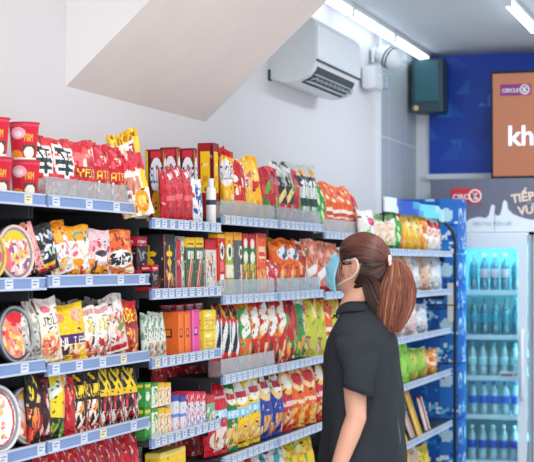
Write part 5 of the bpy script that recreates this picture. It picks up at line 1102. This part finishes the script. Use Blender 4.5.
    for j in range(nv + 1):
        ph = -pi / 2 + pi * j / nv
        for i in range(nu):
            a = 2 * pi * i / nu; d = (cos(ph) * cos(a), cos(ph) * sin(a), sin(ph)); V.append(headpt(d, 1.075, False))
    for j in range(nv):
        for i in range(nu):
            ph = -pi / 2 + pi * (j + .5) / nv; a = 2 * pi * (i + .5) / nu
            if hair_ok((cos(ph) * cos(a), cos(ph) * sin(a), sin(ph))):
                F.append((j * nu + i, j * nu + (i + 1) % nu, (j + 1) * nu + (i + 1) % nu, (j + 1) * nu + i)); C.append(hx('2c1b18'))
    h.V = V; h.F = F; h.C = C; h.m = [0] * len(F)
    tie = headpt(TD, 1.13, False)
    def strand(P_, r0, col0, col1, n=4):
        m = len(P_); V = []; F = []; C = []
        for i, p in enumerate(P_):
            t = (P_[min(m - 1, i + 1)] - P_[max(0, i - 1)]).normalized(); u = t.cross(Vector((.2, .9, .1))).normalized(); w = t.cross(u)
            rr = r0 * (1 - .6 * abs(2 * i / (m - 1) - 1) ** 3)
            for k in range(n): a = 2 * pi * k / n; V.append(p + (u * cos(a) + w * sin(a)) * rr)
        for i in range(m - 1):
            c = tuple(col0[q] * (1 - i / m) + col1[q] * i / m for q in range(3))
            for k in range(n): F.append((i * n + k, i * n + (k + 1) % n, (i + 1) * n + (k + 1) % n, (i + 1) * n + k)); C.append(c)
        h.add(V, F, C)
    cnt = 0
    while cnt < 1500:
        z = rnd.uniform(-1, 1); a = rnd.uniform(0, 2 * pi); s = sqrt(1 - z * z); d = Vector((s * cos(a), s * sin(a), z))
        if not hair_ok(d) or d.dot(TD) > .96: continue
        cnt += 1; ang = d.angle(TD); m = max(4, int(ang * 7)); P_ = []
        lift = rnd.uniform(1.082, 1.105); bump_ = rnd.uniform(0, .02)
        for i in range(m + 1):
            t = i / m; q = d.slerp(TD, t) if ang > .01 else TD
            if ang > 1.2 and (abs(d.y) < .5 or d.z > .45):   # long strands sweep down a little at the sides
                q = (q + Vector((0, 0, -.10 * sin(pi * t)))).normalized()
            P_.append(headpt(q, lift + bump_ * sin(pi * t) + .03 * t, False))
        P_[-1] = tie.lerp(P_[-1], .5)
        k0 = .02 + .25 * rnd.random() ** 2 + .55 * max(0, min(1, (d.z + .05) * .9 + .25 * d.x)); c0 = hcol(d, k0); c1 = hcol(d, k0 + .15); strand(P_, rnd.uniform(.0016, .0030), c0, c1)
    # ponytail
    cl = [(tie + Vector((.0, -.0, .0)), .014, .014), (Vector((.102, tie.y - .005, 1.494)), .020, .020), (Vector((.108, tie.y - .01, 1.465)), .036, .028), (Vector((.108, tie.y - .012, 1.43)), .050, .036), (Vector((.104, tie.y - .01, 1.385)), .062, .040), (Vector((.098, tie.y - .01, 1.335)), .064, .040), (Vector((.088, tie.y - .01, 1.285)), .052, .034), (Vector((.080, tie.y - .01, 1.245)), .034, .024)]
    def spl(L, t):
        q = t * (len(L) - 1); i = min(len(L) - 2, int(q)); f = q - i; f = f * f * (3 - 2 * f) * .4 + f * .6
        a, c = L[i], L[i + 1]; return a[0].lerp(c[0], f), a[1] + (c[1] - a[1]) * f, a[2] + (c[2] - a[2]) * f
    core = MB()
    P0 = []; m = 24; n = 18; V = []
    for i in range(m + 1):
        p, wa, wb = spl(cl, i / m)
        for k in range(n): a = 2 * pi * k / n; V.append(p + Vector((cos(a) * wa * .86, sin(a) * wb * .86, 0)))
    F = [(i * n + k, i * n + (k + 1) % n, (i + 1) * n + (k + 1) % n, (i + 1) * n + k) for i in range(m) for k in range(n)] + [tuple(range(n)), tuple(m * n + k for k in range(n))]
    hv = MB(); hv.add(V, F, hx('6a3224'))
    h2 = h; h = hv
    for _ in range(1100):
        a = rnd.uniform(0, 2 * pi); rr = sqrt(rnd.uniform(.72, 1.08)); tw = rnd.uniform(-.35, .35); end = rnd.uniform(.78, 1.04); P_ = []
        o1, o2 = rnd.uniform(0, 6.28), rnd.uniform(.0, .004)
        for i in range(17):
            t = min(1, i / 16 * end); p, wa, wb = spl(cl, t); aa = a + tw * t
            P_.append(p + Vector((cos(aa) * wa * rr + o2 * sin(o1 + t * 9), sin(aa) * wb * rr, -.03 * max(0, i / 16 * end - 1) - .004 * sin(o1 + t * 5))))
        k = .45 + .55 * rnd.random(); A_, B2, C2 = np.array(hx('3a1e18')), np.array(hx('8e4c34')), np.array(hx('b87c5c'))
        c1 = A_ * (1 - k) + B2 * k if rnd.random() < .88 else C2; strand(P_, rnd.uniform(.0013, .0026), tuple(c1 * .8), tuple(c1))
    tail, h = h, h2
    # darker hair falling from behind the ear into the tail
    cl2 = [(headpt(Vector((-.62, .75, -.18)).normalized(), .88, False), .034, .03), (Vector((.018, -.038, 1.415)), .042, .042), (Vector((.032, -.042, 1.375)), .044, .044), (Vector((.048, -.045, 1.335)), .044, .040), (Vector((.066, -.048, 1.295)), .034, .032), (Vector((.078, -.05, 1.26)), .02, .02)]
    V = []; m = 18; n = 16
    for i in range(m + 1):
        p, wa, wb = spl(cl2, i / m)
        for k in range(n): a = 2 * pi * k / n; V.append(p + Vector((cos(a) * wa * .85, sin(a) * wb * .85, 0)))
    h.add(V, [(i * n + k, i * n + (k + 1) % n, (i + 1) * n + (k + 1) % n, (i + 1) * n + k) for i in range(m) for k in range(n)] + [tuple(range(n)), tuple(m * n + k for k in range(n))], hx('241614'))
    for _ in range(450):
        a = rnd.uniform(0, 2 * pi); rr = sqrt(rnd.uniform(.7, 1.05)); tw = rnd.uniform(-.3, .3); end = rnd.uniform(.7, 1.0); P_ = []
        for i in range(13):
            t = i / 12 * end; p, wa, wb = spl(cl2, t); aa = a + tw * t; P_.append(p + Vector((cos(aa) * wa * rr, sin(aa) * wb * rr, 0)))
        k = rnd.random() ** 2; c1 = np.array(hx('211412')) * (1 - k) + np.array(hx('5e3024')) * k; strand(P_, rnd.uniform(.0013, .0024), tuple(c1), tuple(c1))
    # loose wisps at temple and nape
    for _ in range(12):
        y = rnd.uniform(.055, .078); x = rnd.uniform(.03, .062); P_ = [hp((x - .01, y * .98, .05)), hp((x + .004, y + .004, .02)), hp((x + .002 - rnd.uniform(0, .012), y + .004, -.015)), hp((x - .012, y + .002, -.04 - rnd.uniform(0, .03)))]
        strand(P_, .0009, hx('4a2a22'), hx('6b3a2c'))
    for _ in range(40):
        y = rnd.uniform(-.03, .05); P_ = [headpt(Vector((-.7, y * 12, -.55)).normalized(), 1.06, False), hp((-.085, y, -.06 - rnd.uniform(0, .03))), hp((-.075, y + rnd.uniform(-.01, .01), -.10 - rnd.uniform(0, .05)))]
        strand(P_, .0009, hx('2c1b18'), hx('4a2a22'))
    me = mesh('hair', h.V, h.F, M['hair'], smooth=True, cols=h.C); hair = link('hair', me, r)
    me = mesh('ponytail', tail.V, tail.F, M['hair'], smooth=True, cols=tail.C); pt_ = link('ponytail', me, hair); pt_['label'] = 'reddish brown ponytail'
    b = MB(); ax_ = (Vector((.102, tie.y - .005, 1.494)) - tie).normalized() if (Vector((.102, tie.y - .005, 1.494)) - tie).length > .005 else Vector((1, 0, 0))
    u = ax_.cross(Vector((0, 1, 0))).normalized(); w = ax_.cross(u); c = tie + ax_ * .006
    b.tube([c + (u * cos(t) + w * sin(t)) * (.0185 + .0015 * sin(7 * t)) for t in [2 * pi * k / 32 for k in range(33)]], [.0062 + .001 * sin(k * 2.1) for k in range(33)], 8, caps=False)
    sc = b.build('hair_tie', mat('pale_pink_hair_tie', 'e6d2d0', .7, noise_amt=.05), hair, smooth=True)
    # ---- mask
    V = []; F = []; nu, nv = 24, 18
    for j in range(nv + 1):
        t = j / nv
        for i in range(nu + 1):
            s = -1 + 2 * i / nu
            z = .020 - .120 * t + .012 * s * s * (1 if t < .5 else -1) * (1 - abs(2 * t - 1) * .2)
            bulge = .133 - .012 * abs(2 * t - 1) ** 2 + .004 * sin(t * 18) * (1 - s * s)
            if t < .2: bulge -= .012 * (1 - t / .2)
            x = bulge - .068 * abs(s) ** 1.8 - .010 * t; y = .069 * s * (1 - .10 * abs(2 * t - 1)) * (1 - .12 * t)
            V.append(hp((x, y, z)))
    for j in range(nv):
        for i in range(nu): F.append((j * (nu + 1) + i, j * (nu + 1) + i + 1, (j + 1) * (nu + 1) + i + 1, (j + 1) * (nu + 1) + i))
    mk = link('face_mask', mesh('face_mask', V, F, M['mask'], smooth=True), r); mk.modifiers.new('t', 'SOLIDIFY').thickness = .002
    b = MB(); b.tube([V[i] + (V[i] - hp((0, 0, 0))).normalized() * .001 for i in range(nu + 1)], .0015, 6); b.tube([V[nv * (nu + 1) + i] for i in range(nu + 1)], .0015, 6); b.build('mask_edge', M['loop'], mk, smooth=True)
    for s in (1, -1):
        b = MB(); b.tube([hp((.058, s * .067, .006)), hp((.03, s * .079, .014)), hp((.006, s * .086, .026)), hp((-.008, s * .094, .036)), hp((-.022, s * .098, .032)), hp((-.032, s * .099, .014)), hp((-.030, s * .096, -.006)), hp((-.020, s * .090, -.026)), hp((-.004, s * .084, -.040)), hp((.014, s * .079, -.052)), hp((.046, s * .064, -.080))], .0014, 8)
        b.build('ear_loop', M['loop'], mk, smooth=True)
    # ---- shirt
    V = []; n = 56
    ts = [(.66, -.022, .158, .195), (.72, -.022, .156, .195), (.80, -.020, .154, .193), (.88, -.017, .150, .190), (.96, -.014, .146, .186), (1.04, -.012, .142, .186), (1.10, -.010, .139, .190), (1.16, -.010, .135, .196), (1.21, -.012, .126, .196), (1.25, -.014, .110, .184), (1.28, -.012, .090, .160), (1.305, -.004, .072, .118), (1.325, .006, .062, .078), (1.338, .012, .058, .064)]
    for q, (z, f0, hf, hl) in enumerate(ts):
        for k in range(n):
            a = 2 * pi * k / n; c, s = cos(a), sin(a); pw = 2.35
            fold = .009 * sin(a * 5 + z * 9) * max(0, min(1, (1.2 - z) * 3)) + .006 * sin(a * 9 - z * 17) * max(0, min(1, (1.25 - z) * 3))
            V.append(bp(f0 + (hf * .95 + fold) * abs(c) ** (2 / pw) * (1 if c > 0 else -1), (hl + fold) * abs(s) ** (2 / pw) * (1 if s > 0 else -1), z - (.012 * s * s if z > 1.2 else 0)))
    m = len(ts); F = [(i * n + k, i * n + (k + 1) % n, (i + 1) * n + (k + 1) % n, (i + 1) * n + k) for i in range(m - 1) for k in range(n)]
    b = MB(); b.add(V, F)
    for s in (1, -1):
        if s > 0: p0, p1, p2 = bp(-.004, .095, 1.262), bp(-.006, .175, 1.238), Vector((-.043, -.203, 1.045)) + Vector((.005, 0, 0))
        else: p0, p1, p2 = bp(-.004, -.095, 1.262), bp(-.006, -.175, 1.238), bp(-.01, -.185, 1.05)
        mm, nn = 16, 28; V = []
        for i in range(mm + 1):
            t = i / mm; c = (p0 * (1 - t) ** 2 + p1 * 2 * t * (1 - t) + p2 * t * t); rf = .058 + .020 * sin(pi * min(1, t * 1.15)) ** 1 - .002 * t; rl = .052 + .006 * t
            for k in range(nn):
                a = 2 * pi * k / nn; fl = .004 * sin(3 * a + t * 6) + .006 * sin(t * 12 + a * 2) * (1 if t > .25 else 0)
                f = (rf + fl) * cos(a); l = (rl + fl) * sin(a)
                off = Vector((-cos(BB) * f - sin(BB) * l * s, sin(BB) * f - cos(BB) * l * s, 0))
                dz = (.045 * (1 - t)) * (sin(a)) * .0 + .020 * cos(a) * t   # cuff is cut slanting, lower at the back
                if t < .45: off.z += (1 - t / .45) * .05 * (-sin(a)) * 0
                V.append(c + off + Vector((0, 0, dz)))
        F = [(i * nn + k, i * nn + (k + 1) % nn, (i + 1) * nn + (k + 1) % nn, (i + 1) * nn + k) for i in range(mm) for k in range(nn)] + [tuple(range(nn))]
        b.add(V, F)
    me = mesh('shirt', b.V, b.F, M['shirt'], smooth=True); sh = link('shirt', me, r)
    sd = sh.modifiers.new('t', 'SOLIDIFY'); sd.thickness = .003; sd.offset = 1
    # collar: folded strip around the neck, open at the front, lapel points
    V = []; F = []; nn = 40
    for k in range(nn + 1):
        a = -pi + .45 + (2 * pi - .9) * k / nn  # angle from the back
        for (rad, z, q) in ((.055, 1.345, 0), (.062, 1.352, 0), (.086, 1.318, 1)):
            c, s = -cos(a), sin(a); fr = max(0, c) ** 2
            V.append(bp(.016 + (rad + .006 * fr * q) * c * .95, rad * 1.08 * s, z - .026 * fr - .012 * fr * q))
    for k in range(nn):
        for j in range(2): F.append((k * 3 + j, (k + 1) * 3 + j, (k + 1) * 3 + j + 1, k * 3 + j + 1))
    co = link('collar', mesh('collar', V, F, M['shirt'], smooth=True), sh); co.modifiers.new('t', 'SOLIDIFY').thickness = .003
    mw = mat('white_embroidery', 'd8dce0', .8, noise_amt=.05)
    b = MB()
    for q in range(5):
        p = bp(.078 - q * .009, .052 + q * .006, 1.302 - .002 * q + .006); b.tube([p, p + Vector((.003, -.004, -.008))], .0022, 6)
    b.build('embroidery', mw, co)
    b = MB(); b.tube([bp(-.150 + .0 * z_, .055, z_) + Vector((.004, -.002, 0)) for z_ in (.70, .80, .88)] + [bp(-.142, .055, .96), bp(-.138, .06, 1.04), bp(-.134, .062, 1.12)], .0018, 6); b.build('seam', mat('pale_seam_thread', '6a727c', .8, noise_amt=.05), sh)
    # trousers and shoes
    V = []; b = MB()
    for l, ff in ((.085, .02), (-.085, -.03)):
        hip = bp(-.01, l * .9, .79); kn = bp(.01 + ff, l, .44); an = bp(-.015 + ff, l, .09)
        b.tube([hip, hip.lerp(kn, .5), kn, kn.lerp(an, .5), an], [.105, .088, .066, .062, .058], 20)
    tr_ = link('trousers', mesh('trousers', b.V, b.F, M['trousers'], smooth=True), r)
    for l, ff in ((.085, .02), (-.085, -.03)):
        b = MB(); b.tube([bp(-.03 + ff, l, .045), bp(.03 + ff, l, .042), bp(.09 + ff, l, .036), bp(.14 + ff, l, .032)], [.036, .040, .038, .026], 16)
        for i, v in enumerate(b.V): b.V[i] = (v[0], v[1], max(0.0, v[2]))
        b.build('shoe', M['shoe'], r, smooth=True)
woman()
